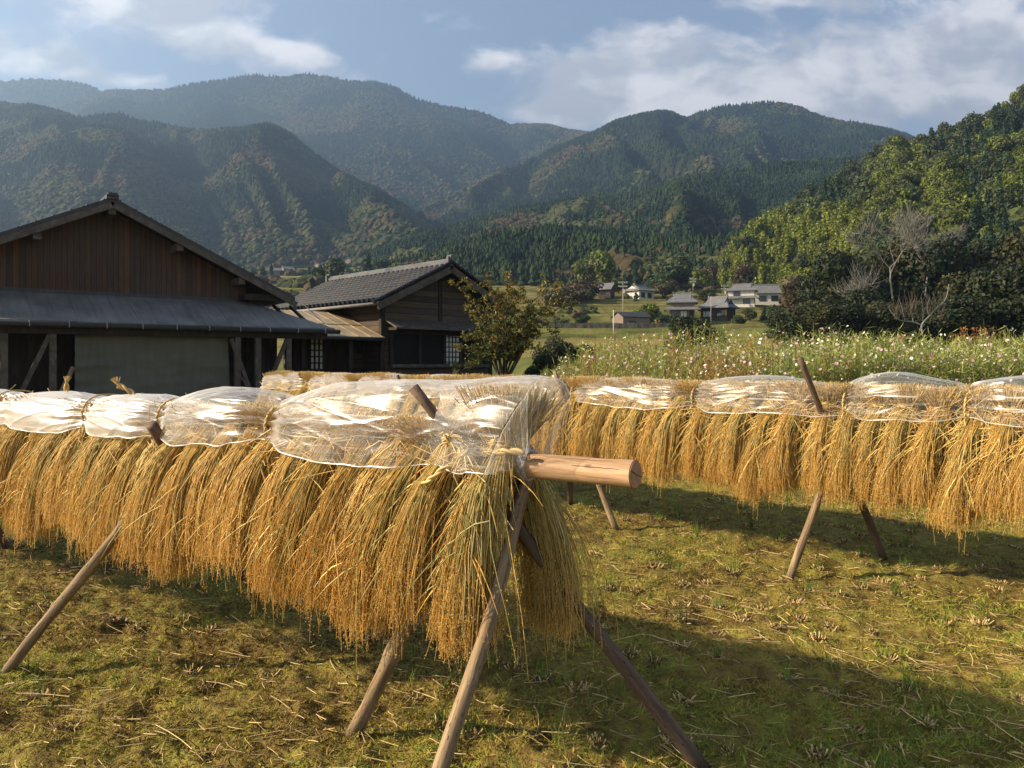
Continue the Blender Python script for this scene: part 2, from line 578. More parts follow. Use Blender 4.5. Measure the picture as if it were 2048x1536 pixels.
def make_ground():
    m, nt, out = new_mat('mossy_field')
    geo = nt.node('ShaderNodeNewGeometry')
    pos = geo.outputs['Position']
    sp = nt.node('ShaderNodeSeparateXYZ'); nt.l.new(pos, sp.inputs[0])
    n1 = nt.noise(pos, 1.3, 5, 0.6, 0.3)
    n2 = nt.noise(pos, 9.0, 6, 0.65, 0.4)
    n3 = nt.noise(pos, 45.0, 4, 0.65)
    near = nt.ramp(nt.math('ADD', nt.math('MULTIPLY', n1, 0.45), nt.math('MULTIPLY', n2, 0.55)),
                   [(0.34, (0.065, 0.043, 0.016)), (0.44, (0.16, 0.11, 0.03)), (0.52, (0.22, 0.175, 0.036)),
                    (0.60, (0.20, 0.205, 0.036)), (0.72, (0.30, 0.26, 0.045))])
    near = nt.mix(nt.maprange(n3, 0.5, 0.68, 0, 0.6), near, (0.05, 0.032, 0.014))
    near = nt.mix(nt.maprange(nt.noise(pos, 2.6, 4, 0.6), 0.5, 0.66, 0, 0.45), near, (0.14, 0.085, 0.03))
    nf = nt.noise(nt.mapping(pos, scale=(0.05, 0.09, 0.4)), 1.0, 6, 0.6)
    nf2 = nt.noise(pos, 0.35, 5, 0.7)
    far = nt.ramp(nt.math('ADD', nt.math('MULTIPLY', nf, 0.6), nt.math('MULTIPLY', nf2, 0.4)),
                  [(0.36, (0.05, 0.06, 0.018)), (0.47, (0.11, 0.13, 0.03)), (0.55, (0.24, 0.20, 0.06)), (0.66, (0.30, 0.25, 0.10))])
    tz = nt.math('DIVIDE', nt.math('ADD', sp.outputs[2], nt.math('MULTIPLY', nf, 1.6)), 1.25)
    wn = nt.node('ShaderNodeTexWhiteNoise', noise_dimensions='1D'); nt.l.new(nt.math('FLOOR', tz), wn.inputs['W'])
    plot = nt.ramp(wn.outputs['Value'], [(0.0, (0.075, 0.095, 0.026)), (0.3, (0.17, 0.13, 0.055)), (0.5, (0.11, 0.125, 0.032)), (0.7, (0.25, 0.19, 0.075)), (0.9, (0.09, 0.07, 0.035))], 'CONSTANT')
    far = nt.mix(0.6, far, plot)
    edge = nt.math('LESS_THAN', nt.math('FRACT', tz), 0.16)
    far = nt.mix(nt.math('MULTIPLY', edge, 0.7), far, (0.035, 0.036, 0.018))
    nz = nt.node('ShaderNodeSeparateXYZ'); nt.l.new(geo.outputs['True Normal'], nz.inputs[0])
    steep = nt.maprange(nz.outputs[2], 0.94, 0.80, 0, 1)
    bank = nt.ramp(nf2, [(0.35, (0.07, 0.062, 0.028)), (0.5, (0.13, 0.125, 0.036)), (0.62, (0.22, 0.18, 0.065))])
    far = nt.mix(nt.math('MULTIPLY', steep, 0.45), far, bank)
    col = nt.mix(nt.maprange(sp.outputs[1], 13, 30, 0, 1), near, far)
    hgt = nt.math('ADD', n2, nt.math('MULTIPLY', n3, 0.5))
    principled(nt, out, col, 0.9, 0.1, bump=hgt, bstr=0.9, bdist=0.05)
    return m


M['ground'] = make_ground()


def make_forest_floor():
    m, nt, out = new_mat('forest_floor')
    geo = nt.node('ShaderNodeNewGeometry')
    n1 = nt.noise(geo.outputs['Position'], 0.006, 5, 0.6)
    n2 = nt.noise(geo.outputs['Position'], 0.09, 5, 0.7)
    col = nt.ramp(n1, [(0.4, (0.014, 0.024, 0.012)), (0.55, (0.022, 0.032, 0.014)), (0.68, (0.035, 0.034, 0.017))])
    principled(nt, out, col, 0.95, 0.05, bump=n2, bstr=1.0, bdist=6.0)
    return m


M['hill'] = make_forest_floor()


def plank_mat(name, tones, width, vertical=True, rough=0.8):
    """boards with a tone of their own each; local x/y across, z up"""
    m, nt, out = new_mat(name)
    t = nt.node('ShaderNodeTexCoord')
    s = nt.node('ShaderNodeSeparateXYZ'); nt.l.new(t.outputs['Object'], s.inputs[0])
    across = nt.math('ADD', s.outputs[0], s.outputs[1]) if vertical else s.outputs[2]
    q = nt.math('DIVIDE', across, width)
    cell = nt.math('FLOOR', q)
    fr = nt.math('FRACT', q)
    wn = nt.node('ShaderNodeTexWhiteNoise', noise_dimensions='1D'); nt.l.new(cell, wn.inputs['W'])
    col = nt.ramp(wn.outputs['Value'], tones)
    sc = (22, 22, 1.5) if vertical else (1.5, 1.5, 30)
    grain = nt.noise(nt.mapping(t.outputs['Object'], scale=sc), 1.0, 5, 0.65, 0.4)
    col = nt.mix(nt.maprange(grain, 0.35, 0.72, 0, 0.6), col, (0.02, 0.014, 0.011))
    wear = nt.noise(t.outputs['Object'], 0.8, 4, 0.6)
    col = nt.mix(nt.maprange(wear, 0.42, 0.72, 0, 0.65), col, (0.075, 0.062, 0.052))
    seam = nt.math('LESS_THAN', fr, 0.07)
    col = nt.mix(nt.math('MULTIPLY', seam, 0.85), col, (0.006, 0.005, 0.004))
    principled(nt, out, col, rough, 0.2, bump=nt.math('SUBTRACT', grain, seam), bstr=0.5, bdist=0.01)
    return m


M['planks'] = plank_mat('reddish_vertical_boards', [(0.0, (0.075, 0.042, 0.027)), (0.35, (0.105, 0.055, 0.033)), (0.6, (0.07, 0.048, 0.036)),
                                                    (0.8, (0.15, 0.070, 0.036)), (1.0, (0.045, 0.032, 0.025))], 0.12)
M['clapboard'] = plank_mat('dark_horizontal_boards', [(0.0, (0.055, 0.042, 0.033)), (0.5, (0.085, 0.062, 0.047)), (1.0, (0.115, 0.078, 0.052))], 0.19, False)


def sheet_mat(name, c, rough, metal, var=0.35):
    m, nt, out = new_mat(name)
    t = nt.node('ShaderNodeTexCoord')
    n = nt.noise(t.outputs['Object'], 1.6, 6, 0.62)
    n2 = nt.noise(nt.mapping(t.outputs['Object'], scale=(9, 1, 1)), 1.0, 4, 0.6)
    f = nt.math('ADD', nt.math('MULTIPLY', n, 0.6), nt.math('MULTIPLY', n2, 0.4))
    col = nt.mix(nt.maprange(f, 0.35, 0.68), tuple(x * (1 - var) for x in c), tuple(min(1, x * (1 + var)) for x in c))
    principled(nt, out, col, nt.maprange(n, 0.3, 0.7, rough - 0.12, rough + 0.12), 0.22, metal, bump=n2, bstr=0.12, bdist=0.02)
    return m


M['zinc'] = sheet_mat('grey_sheet_metal', (0.155, 0.148, 0.135), 0.62, 0.0)
M['tan_sheet'] = sheet_mat('weathered_tan_sheet', (0.36, 0.28, 0.18), 0.6, 0.0)
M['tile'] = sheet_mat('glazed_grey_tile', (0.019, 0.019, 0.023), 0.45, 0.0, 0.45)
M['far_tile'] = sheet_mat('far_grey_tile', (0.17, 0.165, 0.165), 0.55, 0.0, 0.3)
M['ridge_tile'] = sheet_mat('ridge_tile', (0.10, 0.098, 0.10), 0.35, 0.0, 0.4)
M['dark_roof'] = sheet_mat('dark_roof_sheet', (0.055, 0.05, 0.05), 0.5, 0.1)
M['tarp'] = sheet_mat('olive_tarpaulin', (0.115, 0.110, 0.084), 0.85, 0.0, 0.2)
M['plaster'] = sheet_mat('white_plaster', (0.62, 0.58, 0.52), 0.85, 0.0, 0.12)
M['shed_wall'] = sheet_mat('brown_sheet_wall', (0.20, 0.15, 0.12), 0.7, 0.0, 0.15)
M['stone'] = sheet_mat('old_stone', (0.13, 0.11, 0.09), 0.9, 0.0, 0.5)
M['pane'], _nt, _o = new_mat('window_pane')
principled(_nt, _o, (0.03, 0.035, 0.04), 0.08, 0.6)
M['pale_pane'] = sheet_mat('pale_window_pane', (0.55, 0.55, 0.52), 0.8, 0.0, 0.1)  # pale colour; on the tiled house it stands for daylight through the panes
M['dark'] = sheet_mat('unlit_interior', (0.012, 0.010, 0.009), 0.9, 0.0, 0.2)  # near-black colour, the darkness of unlit rooms painted in

# ------------------------------------------------------------------ ground and valley
VAL_D = [0, 12, 30, 45, 60, 80, 100, 130, 150, 180, 200, 230, 260, 300, 350, 420, 500, 600, 720]
VAL_Z = [0, 0, 0.55, 1.3, 2.6, 4.2, 5.4, 7.3, 9.4, 13.6, 17, 23.5, 27, 31, 37, 47, 59, 74, 92]


def ground_z(x, y, micro=True):
    x = np.asarray(x, float); y = np.asarray(y, float)
    z = np.interp(y, VAL_D, VAL_Z)
    d2 = (x - 2.46) * 0.73 + (y - 5.65) * 0.69
    z = z + 0.42 * sstep(d2, 4.6, 6.4) * sstep(x, -0.5, 1.5) * (1 - sstep(y, 45, 60))
    h = 1.25
    zz = z + 0.5 * (fbm(x / 38, y / 38, 3, 2) - 0.5) * sstep(y, 50, 90) * 4
    stepz = np.floor(zz / h) * h + h * sstep(zz / h - np.floor(zz / h), 0.90, 0.99)
    w = sstep(y, 48, 62) * (1 - sstep(y, 420, 560) * 0.6)
    z = z * (1 - w) + stepz * w
    if micro:
        n = (fbm(x * 1.1, y * 1.1, 21, 3) - 0.5) * 0.05 + (fbm(x * 6.5, y * 6.5, 31, 3) - 0.5) * 0.085 + (fbm(x * 17, y * 17, 35, 2) - 0.5) * 0.034
        z = z + n * (1 - sstep(y, 20, 40)) + (fbm(x / 3, y / 3, 41, 3) - 0.5) * 0.35 * sstep(y, 30, 60)
    return z


def build_ground():
    mb = MB()
    D = np.concatenate([np.geomspace(0.9, 9, 260, endpoint=False), np.geomspace(9, 40, 150, endpoint=False), np.linspace(40, 300, 330, endpoint=False), np.linspace(300, 720, 120)])
    q = np.concatenate([np.linspace(-6500, -300, 60, endpoint=False), np.linspace(-300, 2350, 420, endpoint=False), np.linspace(2350, 8000, 60)])
    X = (q[None, :] - 1024) / F * D[:, None]
    Y = np.repeat(D[:, None], len(q), 1)
    V = np.stack([X, Y, ground_z(X, Y)], -1)
    mb.grid(V, flip=True)
    # the same sheet goes on under and behind the camera
    x = np.linspace(-60, 60, 61); y = np.linspace(-60, 0.9, 40)
    X2, Y2 = np.meshgrid(x, y)
    mb.grid(np.stack([X2, Y2, X2 * 0 - 0.06], -1), flip=True)
    o = mb.build('ground', M['ground'], smooth=True)
    tag(o, kind='structure')


build_ground()


# ------------------------------------------------------------------ mountains
def ico(sub):
    import bmesh
    bm = bmesh.new()
    bmesh.ops.create_icosphere(bm, subdivisions=sub, radius=1.0)
    V = np.array([v.co[:] for v in bm.verts]); T = np.array([[v.index for v in f.verts] for f in bm.faces])
    bm.free()
    return V, T


ICO1, ICO2 = ico(1), ico(2)


def cone_tree(sides=6):
    rng = np.random.default_rng(1)
    V, T = [(0, 0, 1.0)], []
    tiers = ((0.10, 0.70), (0.055, 0.68), (0.175, 0.40), (0.11, 0.38), (0.23, 0.06))
    for i, (r, z) in enumerate(tiers):
        for k in range(sides):
            a = 2 * math.pi * (k + 0.5 * (i // 2)) / sides
            q = r * rng.uniform(0.65, 1.35)
            V.append((q * math.cos(a), q * math.sin(a), z + rng.uniform(-0.07, 0.05)))
    for k in range(sides):
        k2 = (k + 1) % sides
        T.append((0, 1 + k, 1 + k2))
        for i in range(4):
            b = 1 + sides * i
            T.append((b + k, b + sides + k, b + sides + k2)); T.append((b + k, b + sides + k2, b + k2))
    return np.array(V), np.array(T)


CONE = cone_tree()
CONE_LOW = (CONE[0][[0] + list(range(1, 7)) + list(range(25, 31))], np.array([(0, 1 + k, 1 + (k + 1) % 6) for k in range(6)] + [(1 + k, 7 + k, 7 + (k + 1) % 6) for k in range(6)] + [(1 + k, 7 + (k + 1) % 6, 1 + (k + 1) % 6) for k in range(6)]))


def scatter(mb, pos, scale, base, cols, squash=(1, 1, 1), jitter=0.25, rng=RNG):
    """copies of one small mesh at pos, written into ONE stuff mesh"""
    V0, T0 = base
    n = len(pos)
    if n == 0: return
    a = rng.uniform(0, 2 * math.pi, n)
    ca, sa = np.cos(a), np.sin(a)
    V = np.repeat(V0[None], n, 0) * np.asarray(squash)
    V = V * (1 + rng.uniform(-jitter, jitter, (n, len(V0), 1)))
    x = V[:, :, 0] * ca[:, None] - V[:, :, 1] * sa[:, None]
    y = V[:, :, 0] * sa[:, None] + V[:, :, 1] * ca[:, None]
    V = np.stack([x, y, V[:, :, 2]], -1) * scale[:, None, None] + pos[:, None, :]
    T = (T0[None] + (np.arange(n) * len(V0))[:, None, None]).reshape(-1, 3)
    C = np.repeat(cols[:, None, :], len(V0), 1).reshape(-1, 3)
    mb.add(V.reshape(-1, 3), None, T, C)


GREEN_DARK = np.array((0.018, 0.036, 0.018)); GREEN_MID = np.array((0.036, 0.058, 0.022)); OLIVE = np.array((0.070, 0.078, 0.027))
BROWN = np.array((0.095, 0.066, 0.034)); LIME = np.array((0.155, 0.185, 0.026))


def species(x, y, n_scale, seed, conifer=0.5):
    """kind of tree (True = conifer) and its own colour, in patches"""
    n = len(x)
    a = fbm(x / n_scale, y / n_scale, seed, 3) + RNG.normal(0, 0.05, n)
    con = a < np.quantile(a, conifer)
    b = fbm(x / n_scale * 1.7, y / n_scale * 1.7, seed + 7, 3) + RNG.normal(0, 0.07, n)
    w = np.clip((b - 0.47) / 0.2, 0, 1)[:, None]
    broad = OLIVE * (1 - w) + BROWN * w
    conc = GREEN_DARK * (1 - w) + GREEN_MID * w
    c = np.where(con[:, None], conc, broad)
    c = c * RNG.uniform(0.82, 1.2, (n, 1))
    return con, c


class Ridge:
    def __init__(self, name, crest, Dc, Db, zb, spur, lam, seed, carve=1.0, nq=260, nt=90, forest=None, back=0.5):
        q0, q1 = crest[0][0], crest[-1][0]
        self.q = np.linspace(q0, q1, nq)
        cy_ = np.interp(self.q, [c[0] for c in crest], [c[1] for c in crest])
        k = max(1, int(nq * 0.006))
        cy_ = np.convolve(np.pad(cy_, k, mode='edge'), np.ones(2 * k + 1) / (2 * k + 1), 'valid')
        Dc = Dc(self.q) if callable(Dc) else np.full(nq, float(Dc))
        Db = Db(self.q) if callable(Db) else np.full(nq, float(Db))
        zb_ = zb(self.q) if callable(zb) else np.full(nq, float(zb))
        zc = EYE + (725 - cy_) / F * Dc
        t = np.concatenate([np.linspace(0, 1, nt), 1 + np.linspace(0, 1, nt // 4)[1:] * back])
        Tt, Q = np.meshgrid(t, self.q, indexing='ij')
        D = Db[None] + (Dc - Db)[None] * Tt
        X = (Q - 1024) / F * D
        zb2, zc2 = np.minimum(zb_, zc)[None], zc[None]
        S = np.where(Tt <= 1, Tt ** 1.12, 1 - (Tt - 1) * 1.1)
        Z = zb2 + (zc2 - zb2) * S
        w = np.where(Tt <= 1, (np.clip(4 * Tt * (1 - Tt), 0, 1)) ** 0.6, np.minimum(1, (Tt - 1) * 3))
        warp = (fbm(Q / lam * 0.6, Tt * 1.4, seed + 50, 3) - 0.5) * 2.2
        r = ridged(Q / lam + warp + Tt * 0.5, Tt * 0.9, seed, 3)
        r2 = ridged(Q / lam * 0.35 + 4 + Tt * 0.3, Tt * 0.4, seed + 20, 2)
        Z = Z + w * spur * carve * ((r - r.mean()) * 1.9 + (r2 - r2.mean()) * 0.9)
        sight = EYE + ((zc2 - EYE) / Dc[None]) * D
        Z = np.where(Tt < 1, np.minimum(Z, sight - 0.012 * D * (1 - Tt)), Z)
        self.t, self.X, self.D, self.Z = t, X, D, Z
        self.fade = (zc - zb_) > 4
        mb = MB()
        mb.grid(np.stack([X, D, Z], -1), flip=True)
        o = mb.build(name, M['hill'], smooth=True)
        tag(o, kind='structure')
        self.o = o

    def at(self, q, t):
        i = np.interp(t, self.t, np.arange(len(self.t))); j = np.interp(q, self.q, np.arange(len(self.q)))
        i0 = np.clip(np.floor(i).astype(int), 0, len(self.t) - 2); j0 = np.clip(np.floor(j).astype(int), 0, len(self.q) - 2)
        u = (i - i0)[:, None]; v = (j - j0)[:, None]
        A = np.stack([self.X, self.D, self.Z], -1)
        return (A[i0, j0] * (1 - v) + A[i0, j0 + 1] * v) * (1 - u) + (A[i0 + 1, j0] * (1 - v) + A[i0 + 1, j0 + 1] * v) * u

    def plant(self, mb, n, h, conifer, seed, patch, tmin=0.02, tmax=1.03, qlim=None, broad=ICO1, keep=None, cone=None, green=0.0):
        cone = CONE_LOW if (cone is None and broad is ICO1) else CONE
        q = RNG.uniform(qlim[0] if qlim else self.q[0], qlim[1] if qlim else self.q[-1], n)
        t = np.sqrt(RNG.uniform(tmin ** 2, tmax ** 2, n))
        p = self.at(q, t)
        if keep is not None:
            k = keep(q, t, p); q, t, p = q[k], t[k], p[k]
        con, c = species(p[:, 0], p[:, 2] * 1.5 + p[:, 1] * 0.4, patch, seed, conifer)
        if green: c = c * (1 - green) + (OLIVE * 0.8 + GREEN_MID * 0.4) * RNG.uniform(0.6, 1.3, (len(p), 1)) * green
        s = h * RNG.uniform(0.7, 1.25, len(p))
        pc = p[con] - np.array((0, 0, 0.1)) * s[con, None]
        scatter(mb, pc, s[con] * 1.15, cone, c[con], (1.2, 1.2, 1), 0.1)
        pb = p[~con] + np.array((0, 0, 0.22)) * s[~con, None]
        scatter(mb, pb, s[~con] * 0.48, broad, c[~con], (1.05, 1.05, 0.85), 0.24)
        return p, s, c


def lin(a, b):
    return lambda q: np.interp(q, [k for k, _ in a], [v for _, v in a])


def tab(*kv):
    return lambda q: np.interp(q, [k for k, _ in kv], [v for _, v in kv])


far_peak = Ridge('far_mountain', [(-500, 230), (-250, 185), (0, 165), (60, 158), (130, 161), (175, 170), (205, 185), (260, 210), (330, 245), (420, 300)],
                 2700, 2100, 270, 40, 90, 3, nq=150, nt=40)
main_range = Ridge('mountain_range', [(-400, 300), (-100, 262), (60, 232), (130, 212), (175, 192), (215, 183), (330, 180), (400, 167), (455, 160), (485, 152), (510, 150), (545, 154), (590, 152), (612, 148),
                                      (650, 154), (700, 165), (760, 167), (790, 176), (840, 202), (905, 215), (950, 221), (985, 232), (1020, 250), (1060, 250), (1095, 250), (1130, 260), (1190, 268), (1260, 300), (1400, 370)],
                   2450, 1250, tab((-400, 130), (600, 150), (900, 170), (1400, 190)), 150, 250, 8, nq=420, nt=110)
left_spur = Ridge('mountain_spur', [(-700, 250), (-300, 215), (-60, 200), (0, 206), (60, 214), (110, 226), (155, 240), (200, 234), (240, 229), (275, 244), (330, 252), (400, 262), (440, 262), (480, 262), (510, 256), (540, 252),
                                    (580, 272), (620, 306), (660, 335), (700, 356), (760, 386), (830, 432), (880, 470), (930, 510), (1000, 560)],
                  tab((-700, 1350), (540, 1300), (1000, 1150)), tab((-700, 640), (540, 640), (1000, 660)), tab((-700, 90), (200, 82), (1000, 80)), 85, 190, 14, nq=360, nt=110)
twin_hill = Ridge('mountain_twin_peaks', [(760, 480), (850, 418), (900, 395), (960, 362), (1040, 330), (1110, 300), (1190, 268), (1230, 246), (1280, 233), (1320, 226), (1345, 229), (1372, 243), (1400, 228), (1440, 216),
                                          (1500, 209), (1560, 206), (1590, 212), (1640, 234), (1700, 246), (1760, 258), (1810, 272), (1900, 310), (2100, 380), (2300, 420)],
                  tab((760, 1350), (1190, 1700), (2300, 1700)), tab((760, 800), (2300, 760)), tab((760, 100), (2300, 110)), 95, 200, 22, nq=360, nt=110)
mid_ridge = Ridge('wooded_ridge', [(700, 540), (800, 498), (880, 470), (950, 450), (1040, 425), (1110, 415), (1180, 400), (1260, 398), (1340, 378), (1430, 350), (1500, 345), (1560, 335), (1650, 330), (1800, 320), (2000, 320), (2250, 330)],
                  tab((700, 620), (1100, 800), (2250, 850)), tab((700, 470), (1100, 420), (2250, 420)), tab((700, 56), (1100, 50), (2250, 60)), 30, 150, 31, nq=280, nt=80)
cedar_ridge = Ridge('cedar_ridge', [(690, 575), (780, 545), (850, 530), (900, 512), (960, 490), (1040, 480), (1100, 478), (1180, 482), (1260, 490), (1340, 500), (1420, 500), (1500, 490), (1600, 480), (1800, 470)],
                    tab((690, 440), (1000, 400), (1800, 360)), tab((690, 330), (1000, 290), (1450, 265), (1800, 240)), tab((690, 34), (1000, 29), (1450, 27), (1800, 22)), 8, 120, 44, nq=180, nt=50)
near_hill = Ridge('hillside', [(1380, 590), (1440, 560), (1480, 510), (1540, 455), (1600, 420), (1660, 380), (1720, 345), (1800, 300), (1850, 295), (1900, 285), (1960, 262), (2000, 235), (2048, 205), (2150, 140), (2300, 60), (2700, -150)],
                  tab((1380, 300), (1800, 345), (2700, 380)), tab((1380, 255), (1560, 236), (1640, 180), (1800, 110), (2700, 90)), tab((1380, 25), (1560, 22), (1640, 13), (1800, 6.5), (2700, 5)), 9, 130, 52, nq=220, nt=70)

fm = MB()
far_peak.plant(fm, 6000, 11, 0.4, 5, 160, 0.3)
main_range.plant(fm, 52000, 9.5, 0.5, 6, 190, 0.12)
o = fm.build('mountain_forest', M['forest']); tag(o, 'hazy blue-grey forest covering the far mountain range', 'forest', kind='stuff')
fm = MB()
left_spur.plant(fm, 52000, 7.5, 0.55, 9, 110, 0.02)
o = fm.build('spur_forest', M['forest']); tag(o, 'mixed forest with paler autumn patches on the hazy left mountain spur', 'forest', kind='stuff')
fm = MB()
twin_hill.plant(fm, 42000, 8.2, 0.66, 12, 140, 0.05)
o = fm.build('peak_forest', M['forest']); tag(o, 'dense green forest on the twin rounded peaks', 'forest', kind='stuff')
fm = MB()
mid_ridge.plant(fm, 30000, 7.4, 0.78, 15, 80, 0.02, qlim=(740, 2150), broad=ICO2)
o = fm.build('ridge_forest', M['forest']); tag(o, 'mixed cedar and brown broadleaf forest on the middle ridge', 'forest', kind='stuff')
fm = MB()
cedar_ridge.plant(fm, 6500, 6.8, 0.62, 18, 60, 0.05, qlim=(760, 1620), broad=ICO2)
o = fm.build('cedar_forest', M['forest']); tag(o, 'dark cedar wood on the low ridge behind the village', 'forest', kind='stuff')


# ------------------------------------------------------------------ trees (crowns of many small leaf clumps)
def crown_cards(mb, lobes, n, leaf, cols, rng, up=0.35, shell=0.55):
    """lobes: list of (centre, (rx,ry,rz)); n leaf clumps spread through their outer volume"""
    w = np.array([l[1][0] * l[1][1] * l[1][2] for l in lobes]) ** 0.67
    k = rng.choice(len(lobes), n, p=w / w.sum())
    C = np.array([l[0] for l in lobes])[k]; R = np.array([l[1] for l in lobes])[k]
    d = rng.normal(0, 1, (n, 3)); d /= np.linalg.norm(d, axis=1, keepdims=True)
    r = shell + (1 - shell) * rng.uniform(0, 1, (n, 1)) ** 0.6
    r *= 1 + 0.18 * (rng.uniform(0, 1, (n, 1)) > 0.85)
    Pp = C + d * R * r
    nrm = d + rng.normal(0, 0.6, (n, 3)) + np.array((0, 0, up))
    nrm /= np.linalg.norm(nrm, axis=1, keepdims=True)
    a = np.cross(nrm, rng.normal(0, 1, (n, 3))); a /= np.linalg.norm(a, axis=1, keepdims=True)
    b = np.cross(nrm, a)
    s = leaf * rng.uniform(0.55, 1.3, (n, 1))
    cols = np.asarray(cols)
    # each lobe leans to its own tone, each leaf varies
    lobe_tone = rng.integers(0, len(cols), len(lobes))
    pick = np.where(rng.uniform(0, 1, n) < 0.65, lobe_tone[k], rng.integers(0, len(cols), n))
    c = cols[pick] * rng.uniform(0.7, 1.3, (n, 1))
    mb.cards(Pp, a * s, b * s * 0.6, c)
    return Pp


def random_lobes(rng, n, R, H, z0, small=0.45):
    L = [((0, 0, z0 + H * 0.5), (R * 0.62, R * 0.62, H * 0.42))]
    for i in range(n):
        a = rng.uniform(0, 2 * math.pi); rr = R * rng.uniform(0.35, 0.72); z = z0 + H * rng.uniform(0.15, 0.9)
        k = (1 - 0.5 * abs((z - z0) / H - 0.45))
        s = R * rng.uniform(small * 0.7, small * 1.15)
        L.append(((math.cos(a) * rr * k, math.sin(a) * rr * k, z), (s, s, s * 0.8)))
    return L


def limb_tree(rng, mb, start, direction, length, radius, depth, tips, spread=0.6, up=0.15, col=(0.1, 0.07, 0.05), sides=5, kids=3, gnarl=0.25, shrink=0.68, collect=None):
    p = np.array(start, float); d = np.array(direction, float); d /= np.linalg.norm(d)
    K = 6
    pts = [p.copy()]
    for i in range(K - 1):
        d = d + rng.normal(0, gnarl, 3) * 0.35 + np.array((0, 0, up * 0.25)); d /= np.linalg.norm(d)
        p = p + d * length / (K - 1); pts.append(p.copy())
    rad = np.linspace(radius, radius * 0.62, K)
    mb.tubes(np.array(pts)[None], rad[None], sides if depth > 1 else 3, col)
    if collect is not None: collect.append(np.array(pts))
    if depth == 0:
        tips.append((pts[-1], d)); return
    for k in range(kids):
        i = K - 1 if k == 0 else int(rng.integers(2, K))
        nd = d + rng.normal(0, spread, 3); nd[2] += up
        limb_tree(rng, mb, pts[i], nd, length * shrink * rng.uniform(0.75, 1.2), rad[i] * 0.66, depth - 1, tips, spread, up, col, sides, kids, gnarl, shrink, collect)


def hill_tree_mesh(kind, seed):
    rng = np.random.default_rng(seed)
    mb = MB()
    if kind == 'broad':
        pal = [OLIVE * 1.1, GREEN_MID * 1.25, OLIVE * 0.8 + GREEN_MID * 0.4]
        L = random_lobes(rng, 9, 1.0, 1.7, 0.3, 0.5)
        crown_cards(mb, L, 1500, 0.115, pal, rng)
        mb.tubes([[(0, 0, -0.4), (0.03, 0, 0.3), (0, 0, 1.2)]], [[0.09, 0.07, 0.03]], 5, (0.05, 0.04, 0.03))
    elif kind == 'brown':
        pal = [BROWN, OLIVE, BROWN * 1.2 + 0.01]
        L = random_lobes(rng, 9, 1.0, 1.5, 0.3, 0.5)
        crown_cards(mb, L, 1400, 0.11, pal, rng)
        mb.tubes([[(0, 0, -0.4), (0.03, 0, 0.3), (0, 0, 1.2)]], [[0.09, 0.07, 0.03]], 5, (0.05, 0.04, 0.03))
    elif kind == 'bright':
        pal = [LIME, LIME * 0.8, OLIVE * 1.3]
        L = random_lobes(rng, 9, 1.0, 1.7, 0.3, 0.45)
        crown_cards(mb, L, 1500, 0.105, pal, rng)
        mb.tubes([[(0, 0, -0.4), (0.03, 0, 0.3), (0, 0, 1.2)]], [[0.08, 0.06, 0.03]], 5, (0.05, 0.04, 0.03))
    elif kind == 'bamboo':
        pal = [LIME * 1.4, LIME * 1.1 + np.array((0.03, 0.01, 0)), LIME * 0.9]
        L = []
        for i in range(12):
            a = rng.uniform(0, 6.28); r = rng.uniform(0, 0.85); h = rng.uniform(1.1, 2.1)
            L.append(((r * math.cos(a), r * math.sin(a), h * 0.75), (0.22, 0.22, h * 0.38)))
            b = np.array((r * math.cos(a), r * math.sin(a), 0)); out = np.array((math.cos(a), math.sin(a), 0)) * 0.15
            mb.tubes([[b, b + np.array((0, 0, h * 0.6)), b + out + np.array((0, 0, h * 1.1))]], [[0.025, 0.02, 0.008]], 4, (0.13, 0.15, 0.04))
        crown_cards(mb, L, 1500, 0.10, pal, rng, up=0.0, shell=0.3)
    elif kind == 'cedar':
        pal = [GREEN_DARK * 1.3, GREEN_MID, GREEN_DARK * 1.7]
        L = [((0, 0, 0.25 + 0.19 * i), (0.62 * (1 - i / 13) + 0.04, 0.62 * (1 - i / 13) + 0.04, 0.2)) for i in range(12)]
        crown_cards(mb, L, 1300, 0.10, pal, rng, up=0.1, shell=0.4)
        mb.tubes([[(0, 0, -0.4), (0, 0, 1.0), (0, 0, 2.5)]], [[0.08, 0.06, 0.02]], 5, (0.06, 0.04, 0.03))
    return mb.mesh(kind + '_tree', M['leaf'])


HILL = {k: [hill_tree_mesh(k, 100 * i + s) for s in range(3)] for i, k in enumerate(('broad', 'brown', 'bright', 'bamboo', 'cedar'))}
TREE_WORD = {'broad': ('broadleaf_tree', 'olive green broadleaf tree'), 'brown': ('autumn_tree', 'brownish autumn tree'), 'bright': ('broadleaf_tree', 'bright yellow-green tree'),
             'bamboo': ('bamboo_clump', 'feathery lime green bamboo clump'), 'cedar': ('cedar_tree', 'dark pointed cedar tree')}


